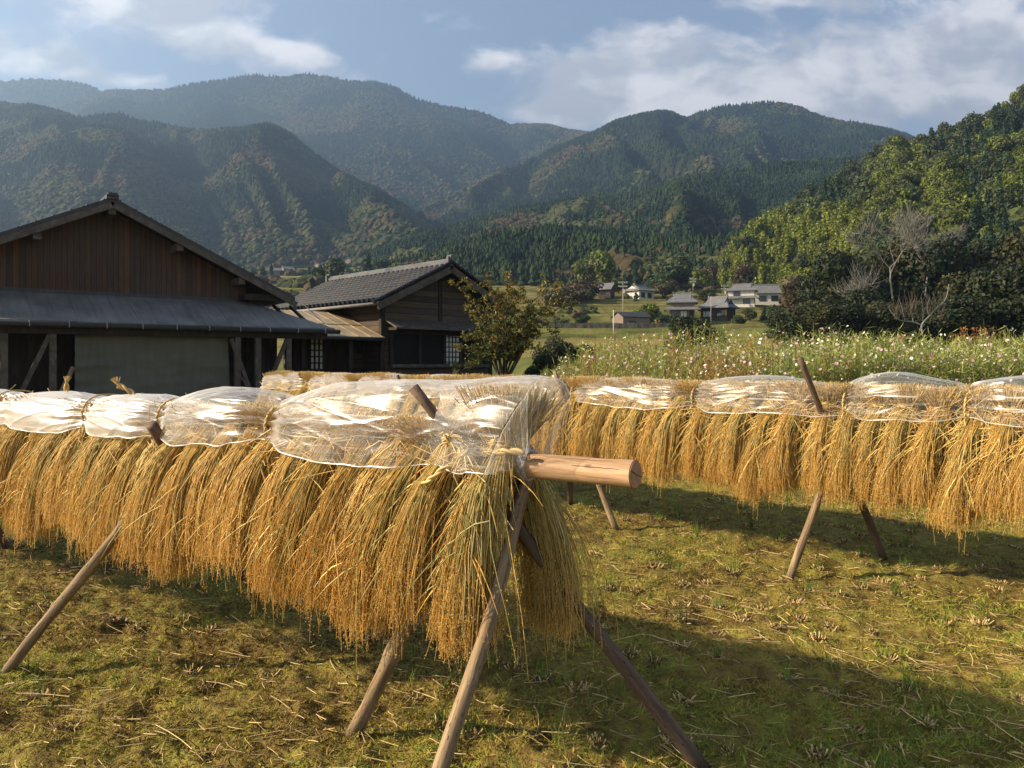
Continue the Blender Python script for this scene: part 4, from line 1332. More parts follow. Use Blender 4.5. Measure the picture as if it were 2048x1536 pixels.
# ------------------------------------------------------------------ cosmos field
def cosmos():
    rng = np.random.default_rng(8)
    mb = MB()
    n = 12000
    D = rng.uniform(0, 1, n) ** 2.0 * 30 + 11.5
    x = rng.uniform(0, 1, n)
    x = (1078 + x * (2230 - 1078) - 1024) / F * D
    d2 = (x - 2.46) * 0.73 + (D - 5.65) * 0.69
    k = d2 > 5.0
    x, D = x[k], D[k]; n = len(x)
    z = ground_z(x, D)
    h = rng.uniform(0.65, 1.30, n) * (0.85 + 0.5 * fbm(x / 2.2, D / 2.2, 5, 2)) * 0.92
    h *= np.where(D < 18, 1.22, 0.85)
    h *= 0.62 + 0.38 * sstep((x / D * F + 1024), 1085, 1190)
    b = np.stack([x, D, z], -1)
    leanv = np.stack([rng.normal(0.05, 0.14, n), rng.normal(0, 0.12, n), np.ones(n)], -1) * h[:, None]
    mid = b + leanv * 0.5 + rng.normal(0, 0.04, (n, 3))
    tip = b + leanv
    tone = fbm(x / 3.0, D / 3.0, 60, 3) + rng.normal(0, 0.08, n)
    gcol = np.where((tone > 0.72)[:, None], np.array((0.26, 0.20, 0.05)), np.array((0.25, 0.28, 0.075))) * rng.uniform(0.65, 1.35, (n, 1))
    gcol = np.where((tone > 0.80)[:, None], np.array((0.26, 0.13, 0.05)), gcol)
    mb.tubes(np.stack([b, mid, tip], 1), np.array([0.006, 0.005, 0.003]), 3, gcol * 0.8)
    # feathery leaves and side shoots
    m = 24
    i = np.repeat(np.arange(n), m)
    u = rng.uniform(0.08, 1.0, len(i))[:, None]
    s = b[i] * (1 - u) + tip[i] * u
    d = rng.normal(0, 1, (len(i), 3)); d[:, 2] = np.abs(d[:, 2]) * 0.9 + 0.15
    d /= np.linalg.norm(d, axis=1, keepdims=True)
    L = rng.uniform(0.06, 0.22, (len(i), 1))
    wv = np.cross(d, rng.normal(0, 1, (len(i), 3))); wv /= np.linalg.norm(wv, axis=1, keepdims=True)
    mb.cards(s + d * L * 0.5, d * L * 0.5, wv * 0.0065, gcol[i] * rng.uniform(0.6, 1.4, (len(i), 1)))
    # flower heads: petals as a shallow dish
    nf = int(n * 0.95)
    j = rng.integers(0, n, nf)
    fs = rng.uniform(0, 1, nf)
    off = rng.normal(0, 0.09, (nf, 3)); off[:, 2] = -np.abs(off[:, 2]) * 2.6
    c = tip[j] + off + np.array((0, 0, 0.02))
    kind = rng.uniform(0, 1, nf)
    patch = fbm(c[:, 0] / 4, c[:, 1] / 4, 90, 2)
    white = kind < np.where(patch > 0.5, 0.60, 0.36)
    pc = np.where(white[:, None], np.array((0.80, 0.78, 0.74)), np.array((0.62, 0.36, 0.48)))
    pc = np.where(((kind > 0.88))[:, None], np.array((0.36, 0.06, 0.16)), pc)
    pc = np.where(((kind > 0.62) & (kind < 0.8))[:, None], np.array((0.70, 0.48, 0.56)), pc)
    nrm = np.array((-0.35, -0.45, 0.55)) + rng.normal(0, 0.5, (nf, 3)); nrm /= np.linalg.norm(nrm, axis=1, keepdims=True)
    a = np.cross(nrm, (0.1, 0.2, 1.0)); a /= np.linalg.norm(a, axis=1, keepdims=True)
    bb = np.cross(nrm, a)
    R = rng.uniform(0.013, 0.027, (nf, 1))
    ring = []
    for q in range(16):
        an = 2 * math.pi * q / 16
        rr = R * (1.0 if q % 2 == 0 else 0.74)
        ring.append(c + a * rr * math.cos(an) + bb * rr * math.sin(an) + nrm * R * 0.18)
    V = np.stack([c] + ring, 1)
    base = (np.arange(nf) * 17)[:, None]
    T = np.concatenate([np.stack([base[:, 0], base[:, 0] + 1 + q, base[:, 0] + 1 + (q + 1) % 16], -1) for q in range(16)])
    mb.add(V.reshape(-1, 3), None, T, np.repeat(pc * rng.uniform(0.85, 1.1, (nf, 1)), 17, 0))
    mb.cards(c + nrm * R * 0.25, a * R * 0.25, bb * R * 0.35, np.tile(np.array((0.55, 0.32, 0.03)), (nf, 1)))
    o = mb.build('cosmos_field', M['blades'])
    tag(o, 'field of white and pink cosmos flowers behind the far rice rack', 'flowers', kind='stuff')


cosmos()
# dry reddish tuft that stands up out of the flowers at the right
rng = np.random.default_rng(2)
mb = MB()
pts = []
for k in range(90):
    a = rng.uniform(-0.5, 0.5); y = rng.uniform(-0.4, 0.4)
    pts.append(bez([(a * 0.3, y * 0.3, 0), (a * 0.7 + rng.normal(0, 0.05), y * 0.6, 0.8), (a + rng.normal(0, 0.1), y, rng.uniform(1.3, 1.85))], 6))
mb.tubes(np.array(pts), np.linspace(0.008, 0.004, 6), 3, (0.22, 0.11, 0.05))
C = np.array([p[rng.integers(2, 6)] + rng.normal(0, 0.06, 3) for p in pts for _ in range(9)])
d = rng.normal(0, 1, C.shape)
mb.cards(C, d * 0.03, np.roll(d, 1, 1) * 0.014, np.tile((0.26, 0.12, 0.045), (len(C), 1)))
o = mb.build('dry_tall_weed', M['blades']); o.location = on_ground(1948, 22)
tag(o, 'reddish dry weed clump taller than the cosmos flowers around it', 'plant')


# ------------------------------------------------------------------ autumn-leaved tree in front of the tiled house
def autumn_tree():
    D0 = 20.5
    base = on_ground(1006, D0)
    e = empty('small_autumn_tree', base)
    tag(e, 'small many-stemmed tree with olive and orange leaves before the tiled house', 'tree')
    rng = np.random.default_rng(17)
    tips = [(893, 562), (915, 605), (945, 575), (962, 556), (1000, 548), (1032, 572), (1060, 610), (1096, 560), (1132, 598), (1105, 585), (1075, 640), (1098, 655), (940, 648), (912, 668), (898, 690), (893, 742), (938, 706),
            (1040, 625), (1012, 600), (980, 612), (1000, 650), (1060, 690), (955, 690), (925, 725), (1020, 575), (985, 580), (1045, 660), (1085, 615)]
    tr, lv, tw = MB(), MB(), MB()
    W_ = lambda px, py, D: P(px, py, D) - np.array(base)
    stems = [W_(1006 + rng.uniform(-6, 6), 775, D0) for _ in range(6)]
    for i, (px, py) in enumerate(tips):
        px += 14; py += 8
        D = D0 + rng.uniform(-0.9, 0.9)
        t = W_(px, py, D)
        s = stems[i % 6]
        m1 = W_(1006 + (px - 1006) * 0.22 + rng.uniform(-8, 8), 715, D0 + (D - D0) * 0.3)
        m2 = W_(1006 + (px - 1006) * 0.55 + rng.uniform(-8, 8), 715 + (py - 715) * 0.62 - 8, D0 + (D - D0) * 0.7)
        path = bez([s, m1, m2, t], 26)
        tr.tubes(path[None], np.linspace(0.028, 0.005, 26)[None], 5, (0.07, 0.05, 0.038))
        for k in range(8, 26):
            if rng.uniform() < 0.92:
                p = path[k]
                d = rng.normal(0, 1, 3); d[2] = abs(d[2]) * 0.4
                d /= np.linalg.norm(d); L = rng.uniform(0.14, 0.42)
                tw.tubes(np.stack([p, p + d * L * 0.5 + (0, 0, 0.02), p + d * L])[None], np.array([0.004, 0.003, 0.0015]), 3, (0.08, 0.055, 0.04))
                nl = 34
                u = rng.uniform(0.15, 1.1, (nl, 1))
                c = p + d * L * u + rng.normal(0, 0.035, (nl, 3))
                ld = rng.normal(0, 1, (nl, 3)); ld /= np.linalg.norm(ld, axis=1, keepdims=True)
                wv = np.cross(ld, rng.normal(0, 1, (nl, 3))); wv /= np.linalg.norm(wv, axis=1, keepdims=True)
                high = np.clip((710 - py) / 110, 0, 1) * (k / 25)
                pal = np.array([(0.07, 0.085, 0.022), (0.16, 0.145, 0.028), (0.26, 0.145, 0.03), (0.04, 0.055, 0.02)])
                pr = np.array([0.35, 0.25 + 0.2 * high, 0.03 + 0.30 * high, 0.35 * (1 - high) + 0.10]); pr /= pr.sum()
                col = pal[rng.choice(4, nl, p=pr)] * rng.uniform(0.7, 1.3, (nl, 1))
                sz = rng.uniform(0.024, 0.045, (nl, 1))
                lv.cards(c, ld * sz, wv * sz * 0.55, col)
    tr.build('stems', M['bark'], e, True)
    tw.build('twigs', M['bark'], e)
    lv.build('foliage', M['leaf'], e)


autumn_tree()


# ------------------------------------------------------------------ barn
def barn():
    rz = math.atan2(0.6, 0.8)
    g = P(215, 725, 18.5)
    r = empty('wooden_barn', (g[0], g[1], 0), rz)
    tag(r, 'dark wooden barn with reddish board gable and grey pent roof', 'barn')
    sl, zr, ze, ha = 0.487, 5.42, 3.30, 4.40
    # walls
    m = MB()
    hw = 3.3
    zt = zr - 0.16 - sl * hw
    V = [(-hw, 0, 3.05), (hw, 0, 3.05), (hw, 0, zt), (0, 0, zr - 0.16), (-hw, 0, zt)]
    m.add(V, [(0, 1, 2, 4)], [(4, 2, 3)])
    V = [(-hw, 8, 0), (hw, 8, 0), (hw, 8, zt), (0, 8, zr - 0.16), (-hw, 8, zt)]
    m.add(V, [(4, 2, 1, 0)], [(3, 2, 4)])
    m.add([(hw, 0, 0), (hw, 8, 0), (hw, 8, zt), (hw, 0, zt)], [(0, 1, 2, 3)])
    m.add([(-hw, 0, 0), (-hw, 0, zt), (-hw, 8, zt), (-hw, 8, 0)], [(0, 1, 2, 3)])
    m.build('gable_wall', M['planks'], r)
    m = MB(); m.box((-6.5, 0.02, 0), (hw - 0.01, 0.14, 3.04)); m.build('porch_wall', M['old_wood'], r)
    m = MB(); m.box((-0.75, -0.02, 0), (-0.35, 0.018, 2.2)); m.build('door', M['dark'], r)  # near-black sheet paints the unlit doorway
    # roof
    m = MB()
    b0, b1 = -0.65, 8.6
    for s in (-1, 1):
        q = [(0, b0, zr), (s * ha, b0, ze), (s * ha, b1, ze), (0, b1, zr)]
        if s < 0: q = q[::-1]
        lo = [(a, b, c - 0.11) for a, b, c in q]
        m.hexa(lo + q)
    ro = m.build('roof', M['dark_roof'], r)
    m = MB(); m.box((-0.13, b0 - 0.05, zr - 0.06), (0.13, b1 + 0.05, zr + 0.05)); m.box((-0.10, b0 - 0.08, zr + 0.02), (0.10, b0 + 0.2, zr + 0.085)); m.build('ridge_cap', M['dark_roof'], ro)
    for s in (-1, 1):
        m = MB(); m.beam((s * 0.02, b0 - 0.03, zr - 0.20), (s * (ha + 0.03), b0 - 0.03, ze - 0.20), 0.06, 0.14)
        m.build('bargeboard', M['beam_wood'], ro)
    m = MB()
    for k in range(26):   # rolled sheet seams across the roof
        a = -ha + 2 * ha * (k + 0.5) / 26
        z = zr - sl * abs(a)
        m.beam((a, b0 + 0.01, z + 0.014), (a, b1 - 0.01, z + 0.014), 0.03, 0.03)
    m.build('roof_seams', M['dark_roof'], ro)
    for a in (-3.0, -1.5, 0.0, 1.5, 3.0):
        z = zr - sl * abs(a) - 0.30
        m = MB(); m.box((a - 0.08, b0 + 0.02, z - 0.1), (a + 0.08, 0.0, z + 0.08)); m.build('purlin_end', M['beam_wood'], r)
    m = MB(); m.box((hw - 0.2, b0 + 0.1, 3.18), (ha - 0.35, 0.0, 3.34)); m.build('eave_beam', M['old_wood'], r)
    # pent roof, wrapping the right corner
    m = MB()
    m.slab([(-7.2, -1.75, 2.44), (5.05, -1.75, 2.44), (3.35, -0.02, 3.16), (-7.2, -0.02, 3.16)], 0.05)
    m.slab([(5.05, -1.75, 2.44), (5.05, 7.5, 2.44), (3.35, 7.5, 3.16), (3.35, -0.02, 3.16)], 0.05)
    pr = m.build('pent_roof', M['zinc'], r)
    m = MB()
    for k in range(30):
        a = -7.0 + k * 0.41
        m.beam((a, -1.74, 2.446), (min(a, 9), -0.04, 3.158), 0.014, 0.010)
    m.build('roof_seams', M['zinc'], pr)
    m = MB(); m.box((-7.2, -0.045, 3.14), (3.4, -0.005, 3.24)); m.build('flashing', M['dark_roof'], pr)
    m = MB()
    m.tubes([[(-7.2, -1.83, 2.36), (-1, -1.83, 2.355), (5.15, -1.83, 2.35)]], 0.055, 10, (0.035, 0.033, 0.032), cap=True)
    gt = m.build('gutter', M['paint'], pr, True)
    m = MB()
    for k in range(17): m.box((-6.8 + 0.72 * k, -1.90, 2.30), (-6.78 + 0.72 * k, -1.76, 2.43), (0.2, 0.19, 0.18))
    m.build('gutter_brackets', M['paint'], gt)
    m = MB(); m.box((-7.2, -1.62, 2.16), (4.9, -1.46, 2.37)); m.build('eave_beam', M['old_wood'], r)
    m = MB()
    for k in range(26): m.beam((-7 + 0.46 * k, -1.72, 2.40), (-7 + 0.46 * k, -0.02, 3.09), 0.06, 0.07)
    m.build('rafters', M['old_wood'], pr)
    for a in (-5.4, -2.17, -1.30, 2.60, 3.10, 3.88):
        m = MB(); m.box((a - 0.065, -1.6, 0), (a + 0.065, -1.47, 2.16)); m.build('post', M['beam_wood'], r)
    for a0, a1, z0 in ((-1.36, -1.95, 0.75), (3.85, 3.2, 0.6), (2.45, 2.95, 0.75)):
        m = MB(); m.beam((a0, -1.53, 2.13), (a1 - (a0 - a1) * 0.35, -1.53, z0 - 0.5), 0.09, 0.11, up=(0, 1, 0)); m.build('brace', M['beam_wood'], r)
    return r, rz, g


BARN, BRZ, BG = barn()


def barn_pt(a, b, z):
    c, s = math.cos(BRZ), math.sin(BRZ)
    return Vector((BG[0] + a * c - b * s, BG[1] + a * s + b * c, z))


# tarpaulin hung under the pent roof
def tarp():
    nx, nz = 90, 60
    u, v = np.meshgrid(np.linspace(0, 1, nx), np.linspace(0, 1, nz), indexing='ij')
    a = (-0.86 + u * 3.28) * 1.0 + v * (u - 0.1) * 0.10
    z = 2.27 - u * 0.06 - v * (1.62 + 0.1 * u) - 0.05 * np.sin(u * math.pi) * (1 - v)
    b = -1.36 + 0.10 * (fbm(u * 3 + v, v * 3 - u * 2, 5, 3) - 0.5) + 0.04 * (fbm(u * 9 + v * 5, v * 9, 8, 3) - 0.5) + 0.02 * np.sin((v * 1.3 + u * 0.4) * 26) * np.exp(-u * 3)
    b = b + v * 0.12 * (u - 0.3) + 0.025 * np.sin(u * 40 + v * 6) * np.exp(-v * 7)
    m = MB(); m.grid(np.stack([a, b, z], -1)); m.grid(np.stack([a, b + 0.004, z], -1), flip=True)
    o = m.build('tarpaulin', M['tarp'], smooth=True)
    o.location = (BG[0], BG[1], 0); o.rotation_euler = (0, 0, BRZ)
    tag(o, 'olive grey tarpaulin hanging under the pent roof of the barn', 'tarpaulin')


tarp()


def stick(name, label, cat, a, b, r0, r1, mat, seed=0, bend=0.01, group=None, sides=10):
    """a round pole from a to b, local Z along it"""
    a, b = Vector(a), Vector(b)
    L = (b - a).length
    rng = np.random.default_rng(seed)
    K = max(8, int(L * 12))
    t = np.linspace(0, 1, K)
    ph = rng.uniform(0, 6.28, 4)
    x = bend * (np.sin(t * 3.1 + ph[0]) + 0.4 * np.sin(t * 9 + ph[1])); y = bend * (np.sin(t * 2.7 + ph[2]) + 0.4 * np.sin(t * 8 + ph[3]))
    x = x - x[0] * (1 - t) - x[-1] * t; y = y - y[0] * (1 - t) - y[-1] * t
    R = (r0 + (r1 - r0) * t) * (1 + 0.06 * rng.normal(0, 1, K))
    m = MB(); m.tubes(np.stack([x, y, t * L], -1)[None], R[None], sides, (0.5, 0.5, 0.5), cap=True)
    o = m.build(name, M[mat], smooth=True)
    o.location = a
    o.rotation_euler = (b - a).to_track_quat('Z', 'Y').to_euler()
    return tag(o, label, cat, group)


stick('leaning_pole', 'pale pole leaning against the barn beside the tarpaulin', 'pole', barn_pt(-1.55, -1.95, 0.0), barn_pt(-0.93, -1.66, 1.45), 0.05, 0.045, 'pole', 3)
stick('leaning_pole', 'short grey stick leaning at the right corner of the barn', 'pole', barn_pt(3.15, -2.0, 0.0), barn_pt(2.66, -1.66, 1.2), 0.025, 0.02, 'pole_dark', 4)


# ------------------------------------------------------------------ tiled house
def tiled_house():
    u = np.array((0.72, 0.69)); u /= np.linalg.norm(u)
    rz = math.atan2(u[1], u[0])
    g = P(880, 725, 24.5)
    r = empty('tiled_house', (g[0], g[1], 0), rz)
    tag(r, 'old wooden house with dark glazed tile roof and lean-to', 'house')
    zr, sl = 4.66, 0.485
    wl, wr, L = -2.18, 2.15, 6.2
    m = MB()
    zl, zrr = zr - 0.15 + sl * wl, zr - 0.15 - sl * wr
    m.add([(wl, 0, 0), (wr, 0, 0), (wr, 0, zrr), (0, 0, zr - 0.15), (wl, 0, zl)], [(0, 1, 2, 4)], [(4, 2, 3)])
    m.add([(wl, L, 0), (wr, L, 0), (wr, L, zrr), (0, L, zr - 0.15), (wl, L, zl)], [(4, 2, 1, 0)], [(3, 2, 4)])
    m.add([(wl, 0, 0), (wl, 0, zl), (wl, L, zl), (wl, L, 0)], [(0, 1, 2, 3)])
    m.add([(wr, 0, 0), (wr, L, 0), (wr, L, zrr), (wr, 0, zrr)], [(0, 1, 2, 3)])
    m.build('wall', M['clapboard'], r)
    for a, z1 in ((wl, zl), (0.0, zr - 0.2), (wr, zrr)):
        m = MB(); m.box((a - 0.07, -0.03, 2.8 if a == 0 else 0), (a + 0.07, 0.10, z1 - 0.05)); m.build('corner_post', M['old_wood'], r)
    # tiled roof: rows of curved tiles
    ro_e = None
    m = MB()
    b0, b1, hl, hr = -0.55, 6.75, 2.72, 2.72
    tw_, tl = 0.265, 0.235
    nb = int((b1 - b0) / tw_)
    for s, hh in ((-1, hl), (1, hr)):
        rows = int(hh / tl * 1.1)
        bb = np.linspace(b0, b1, nb * 8 + 1)
        prof = 0.030 * np.cos(2 * math.pi * (bb - b0) / tw_) + 0.014 * np.cos(4 * math.pi * (bb - b0) / tw_)
        vs = []
        for k in range(rows):
            a0, a1 = hh * k / rows, hh * (k + 1) / rows
            vs.append((a0, 0.0)); vs.append((a1 - 0.001, 0.032))
        A = np.array([q[0] for q in vs]); lift = np.array([q[1] for q in vs])
        Z = zr - sl * A[:, None] + lift[:, None] + prof[None, :]
        X = np.repeat((s * A)[:, None], len(bb), 1); Y = np.repeat(bb[None], len(A), 0)
        m.grid(np.stack([X, Y, Z], -1), flip=(s > 0))
        q = [(0, b0, zr - 0.05), (s * hh, b0, zr - sl * hh - 0.05), (s * hh, b1, zr - sl * hh - 0.05), (0, b1, zr - 0.05)]
        if s < 0: q = q[::-1]
        m.hexa([(x, y, z - 0.06) for x, y, z in q] + q)
    ro = m.build('roof', M['tile'], r, True)
    m = MB()
    for s, hh in ((-1, hl), (1, hr)):
        for k in range(nb + 1):
            y = b0 + k * tw_
            z = zr - sl * hh + 0.035
            m.tubes([[(s * (hh - 0.05), y, z + 0.02), (s * (hh + 0.02), y, z)]], 0.055, 8, (0.5, 0.5, 0.5), cap=True)
    m.build('eave_tile', M['tile'], ro)
    m = MB()
    m.box((-0.10, b0 + 0.05, zr - 0.05), (0.10, b1 - 0.05, zr + 0.085))
    y = np.linspace(b0, b1, 60)
    m.tubes(np.stack([y * 0, y, y * 0 + zr + 0.095], -1)[None], 0.065, 10, (0.5, 0.5, 0.5), cap=True)
    for yy in (b0, b1):
        m.box((-0.15, yy - 0.05, zr - 0.08), (0.15, yy + 0.05, zr + 0.20))
        m.tubes([[(0, yy - 0.1, zr + 0.17), (0, yy + 0.12, zr + 0.17)]], 0.10, 10, (0.5, 0.5, 0.5), cap=True)
    m.build('ridge', M['ridge_tile'], ro, False)
    for s, hh in ((-1, hl), (1, hr)):
        m = MB(); m.beam((s * 0.03, b0 - 0.02, zr - 0.20), (s * (hh + 0.02), b0 - 0.02, zr - sl * hh - 0.17), 0.06, 0.21); m.build('bargeboard', M['beam_wood'], ro)
        m = MB(); y = np.linspace(0.02, hh, 14)
        for q in y: m.tubes([[(s * q, b0 - 0.06, zr - sl * q + 0.03), (s * (q + 0.19), b0 - 0.06, zr - sl * (q + 0.19) + 0.035)]], [[0.05, 0.06]], 8, (0.5, 0.5, 0.5), cap=True)
        m.build('verge_tile', M['tile'], ro)
        m = MB(); m.tubes([[(s * (hh + 0.06), b0, zr - sl * hh - 0.09), (s * (hh + 0.06), b1, zr - sl * hh - 0.10)]], 0.05, 8, (0.20, 0.19, 0.18), cap=True); m.build('gutter', M['paint'], ro, True)
    # gable front: window hood, wide window, sill
    m = MB(); m.slab([(-2.12, -0.62, 2.60), (2.05, -0.62, 2.60), (2.05, -0.03, 2.86), (-2.12, -0.03, 2.86)], 0.05); hd = m.build('window_hood', M['beam_wood'], r)
    for a in (-2.05, 0, 1.98):
        m = MB(); m.beam((a, -0.56, 2.55), (a, -0.02, 2.56), 0.06, 0.08); m.build('hood_bracket', M['old_wood'], hd)
    m = MB(); m.box((-1.95, -0.20, 1.40), (1.95, -0.032, 1.50)); m.build('sill', M['beam_wood'], r)
    m = MB()
    m.box((-1.86, -0.12, 2.42), (1.9, -0.034, 2.52)); m.box((-1.98, -0.12, 1.5), (-1.86, -0.034, 2.52))
    for a in (-0.85, 0.12, 0.78, 1.9): m.box((a - 0.05, -0.11, 1.5), (a + 0.05, -0.034, 2.42))
    wf = m.build('window', M['old_wood'], r)
    m = MB(); m.box((-1.86, -0.036, 1.5), (1.9, -0.004, 2.42)); m.build('shade_infill', M['dark'], wf)  # dark sheet paints the unlit room behind the window
    m = MB(); m.box((0.17, -0.065, 1.52), (0.73, -0.04, 2.40)); m.build('pane', M['pale_pane'], wf)  # brightness seen through the window, painted as a pale pane
    m = MB()
    for k in range(4): m.box((0.17 + 0.14 * k - 0.018, -0.085, 1.52), (0.17 + 0.14 * k + 0.018, -0.067, 2.40))
    for k in range(6): m.box((0.17, -0.087, 1.55 + 0.16 * k), (0.73, -0.069, 1.58 + 0.16 * k))
    m.build('lattice', M['old_wood'], wf)
    # lean-to on the left side
    m = MB(); m.slab([(-7.4, -0.15, 2.30), (wl - 0.02, -0.15, 2.30), (wl - 0.02, 2.4, 3.15), (-7.4, 2.4, 3.15)], 0.05); lr = m.build('lean_to_roof', M['tan_sheet'], r)
    m = MB()
    for k in range(13): m.beam((-7.3 + 0.42 * k, -0.14, 2.306), (-7.3 + 0.42 * k, 2.38, 3.154), 0.018, 0.014)
    m.build('roof_seams', M['tan_sheet'], lr)
    m = MB(); m.tubes([[(-7.4, -0.23, 2.24), (-4, -0.23, 2.235), (wl - 0.05, -0.23, 2.23)]], 0.05, 8, (0.03, 0.03, 0.03), cap=True); m.build('gutter', M['paint'], lr, True)
    m = MB(); m.tubes([[(wl - 0.12, -0.2, 2.2), (wl - 0.12, -0.1, 1.9), (wl - 0.12, -0.08, 0)]], 0.035, 8, (0.03, 0.03, 0.03)); m.build('downpipe', M['paint'], lr, True)
    m = MB(); m.box((-7.4, 1.0, 0), (-5.05, 1.1, 2.70)); m.box((-4.55, 1.0, 0), (wl - 0.03, 1.1, 2.70)); m.build('lean_to_wall', M['old_wood'], r)
    for a in (-4.8 - 1.2, -4.8, -3.3): m = MB(); m.box((a - 0.06, -0.06, 0), (a + 0.06, 0.06, 2.27)); m.build('post', M['old_wood'], r)
    for a0, a1 in ((-4.05, -3.62), (-3.18, -3.02)):
        m = MB(); m.box((a0, 0.95, 1.35), (a1, 0.998, 2.28)); wn = m.build('window', M['pale_pane'], r)  # pale panes paint the daylight showing through the lattice
        m = MB()
        for k in range(4): x = a0 + (a1 - a0) * k / 3; m.box((x - 0.025, 0.92, 1.33), (x + 0.025, 0.948, 2.30))
        for k in range(6): m.box((a0, 0.917, 1.33 + 0.186 * k), (a1, 0.945, 1.37 + 0.186 * k))
        m.build('lattice', M['old_wood'], wn)
    m = MB(); m.box((-2.75, 0.90, 1.55), (-2.3, 0.998, 1.62)); m.box((-2.75, 0.93, 1.66), (-2.3, 0.998, 1.82)); m.box((-2.75, 0.93, 1.38), (-2.3, 0.998, 1.53)); m.build('shutter_board', M['planks'], r)


tiled_house()

# ------------------------------------------------------------------ the two drying racks
Z_LOG = 1.172
D1, N1 = np.array((-0.8211, 0.5708, 0)), np.array((-0.5708, -0.8211, 0))       # along the near row / towards its sunny front
D2, N2 = np.array((-0.687, 0.7267, 0)), np.array((-0.7267, -0.687, 0))
O1, O2 = np.array((0.415, 2.60, 0)), np.array((2.46, 5.65, 0))


def row(i, s, front=0.0, z=0.0):
    o, d, n = (O1, D1, N1) if i == 1 else (O2, D2, N2)
    return o + d * s + n * front + np.array((0, 0, z))


def log(name, label, a, b, r0, r1, seed, end=True):
    a, b = Vector(a), Vector(b)
    L = (b - a).length
    rng = np.random.default_rng(seed)
    K = 60
    t = np.linspace(0, 1, K)
    x = 0.012 * np.sin(t * 7); y = 0.010 * np.sin(t * 5 + 1) * t
    R = (r0 + (r1 - r0) * t) * (1 + 0.02 * np.sin(t * 60 + 2) + 0.012 * rng.normal(0, 1, K))
    e = empty(name, a); e.rotation_euler = (b - a).to_track_quat('Z', 'Y').to_euler()
    tag(e, label, 'log')
    m = MB(); m.tubes(np.stack([x, y, t * L], -1)[None], R[None], 28, (0.5, 0.5, 0.5))
    m.build('trunk', M['log'], e, True)
    m = MB()
    ang = np.linspace(0, 2 * math.pi, 29)[:-1]
    V = [(x[0], y[0], -0.004)] + [(x[0] + R[0] * f * math.cos(q), y[0] + R[0] * f * math.sin(q), zz) for f, zz in ((0.93, -0.004), (1.0, 0.002)) for q in ang]
    T = [(0, 1 + (k + 1) % 28, 1 + k) for k in range(28)]
    Q = [(1 + k, 1 + (k + 1) % 28, 29 + (k + 1) % 28, 29 + k) for k in range(28)]
    m.add(V, Q, T); m.build('cut_end', M['log_end'], e)
    return e, R[0]


LOG1, RL = log('horizontal_log', 'peeled tan log protruding from the end of the near rice rack', row(1, 0.0, 0, Z_LOG), row(1, 7.8, 0, Z_LOG - 0.03), 0.047, 0.04, 3)
LOG2, _ = log('horizontal_log', 'log hidden under the sheaves of the far rice rack', row(2, -3.6, 0, Z_LOG - 0.02), row(2, 9.5, 0, Z_LOG - 0.04), 0.046, 0.04, 4)
# drying cracks of the near log: narrow dark wedges that follow the trunk
m = MB()
_q = LOG1.rotation_euler.to_quaternion().inverted()
_c = _q @ (Vector((0, 0, EYE)) - LOG1.location)
A0 = math.atan2(_c.y, _c.x)
_u = _q @ Vector((0, 0, 1)); SG = 1 if math.sin(math.atan2(_u.y, _u.x) - A0) > 0 else -1
for ang, z0, z1, w in ((A0 + 0.22 * SG, -0.003, 0.36, 0.0013), (A0 + 0.8 * SG, 0.10, 0.42, 0.0006), (A0 - 0.5 * SG, 0.02, 0.2, 0.0005)):
    t = np.linspace(0, 1, 30)
    zz = z0 + (z1 - z0) * t
    wob = ang + 0.10 * t + 0.02 * np.sin(t * 7) + 0.015 * np.sin(t * 41)
    wd = w * np.sin(np.clip(t, 0.02, 0.98) * math.pi) ** 0.5 / 0.047
    rr = 0.0482
    V = np.stack([np.stack([rr * np.cos(wob + k * wd), rr * np.sin(wob + k * wd), zz], -1) for k in (-1, 0, 1)], 1)
    m.grid(V, (0.03, 0.016, 0.01))
for k in range(2):
    a = (A0 + 0.25 * SG, A0 + 3.3)[k]
    m.beam((0.004 * math.cos(a), 0.004 * math.sin(a), -0.0055), (0.045 * math.cos(a), 0.045 * math.sin(a), -0.0055), 0.0016 + 0.001 * (k == 0), 0.002, (0.03, 0.016, 0.01), up=(0, 0, 1))
m.build('crack', M['paint'], LOG1)


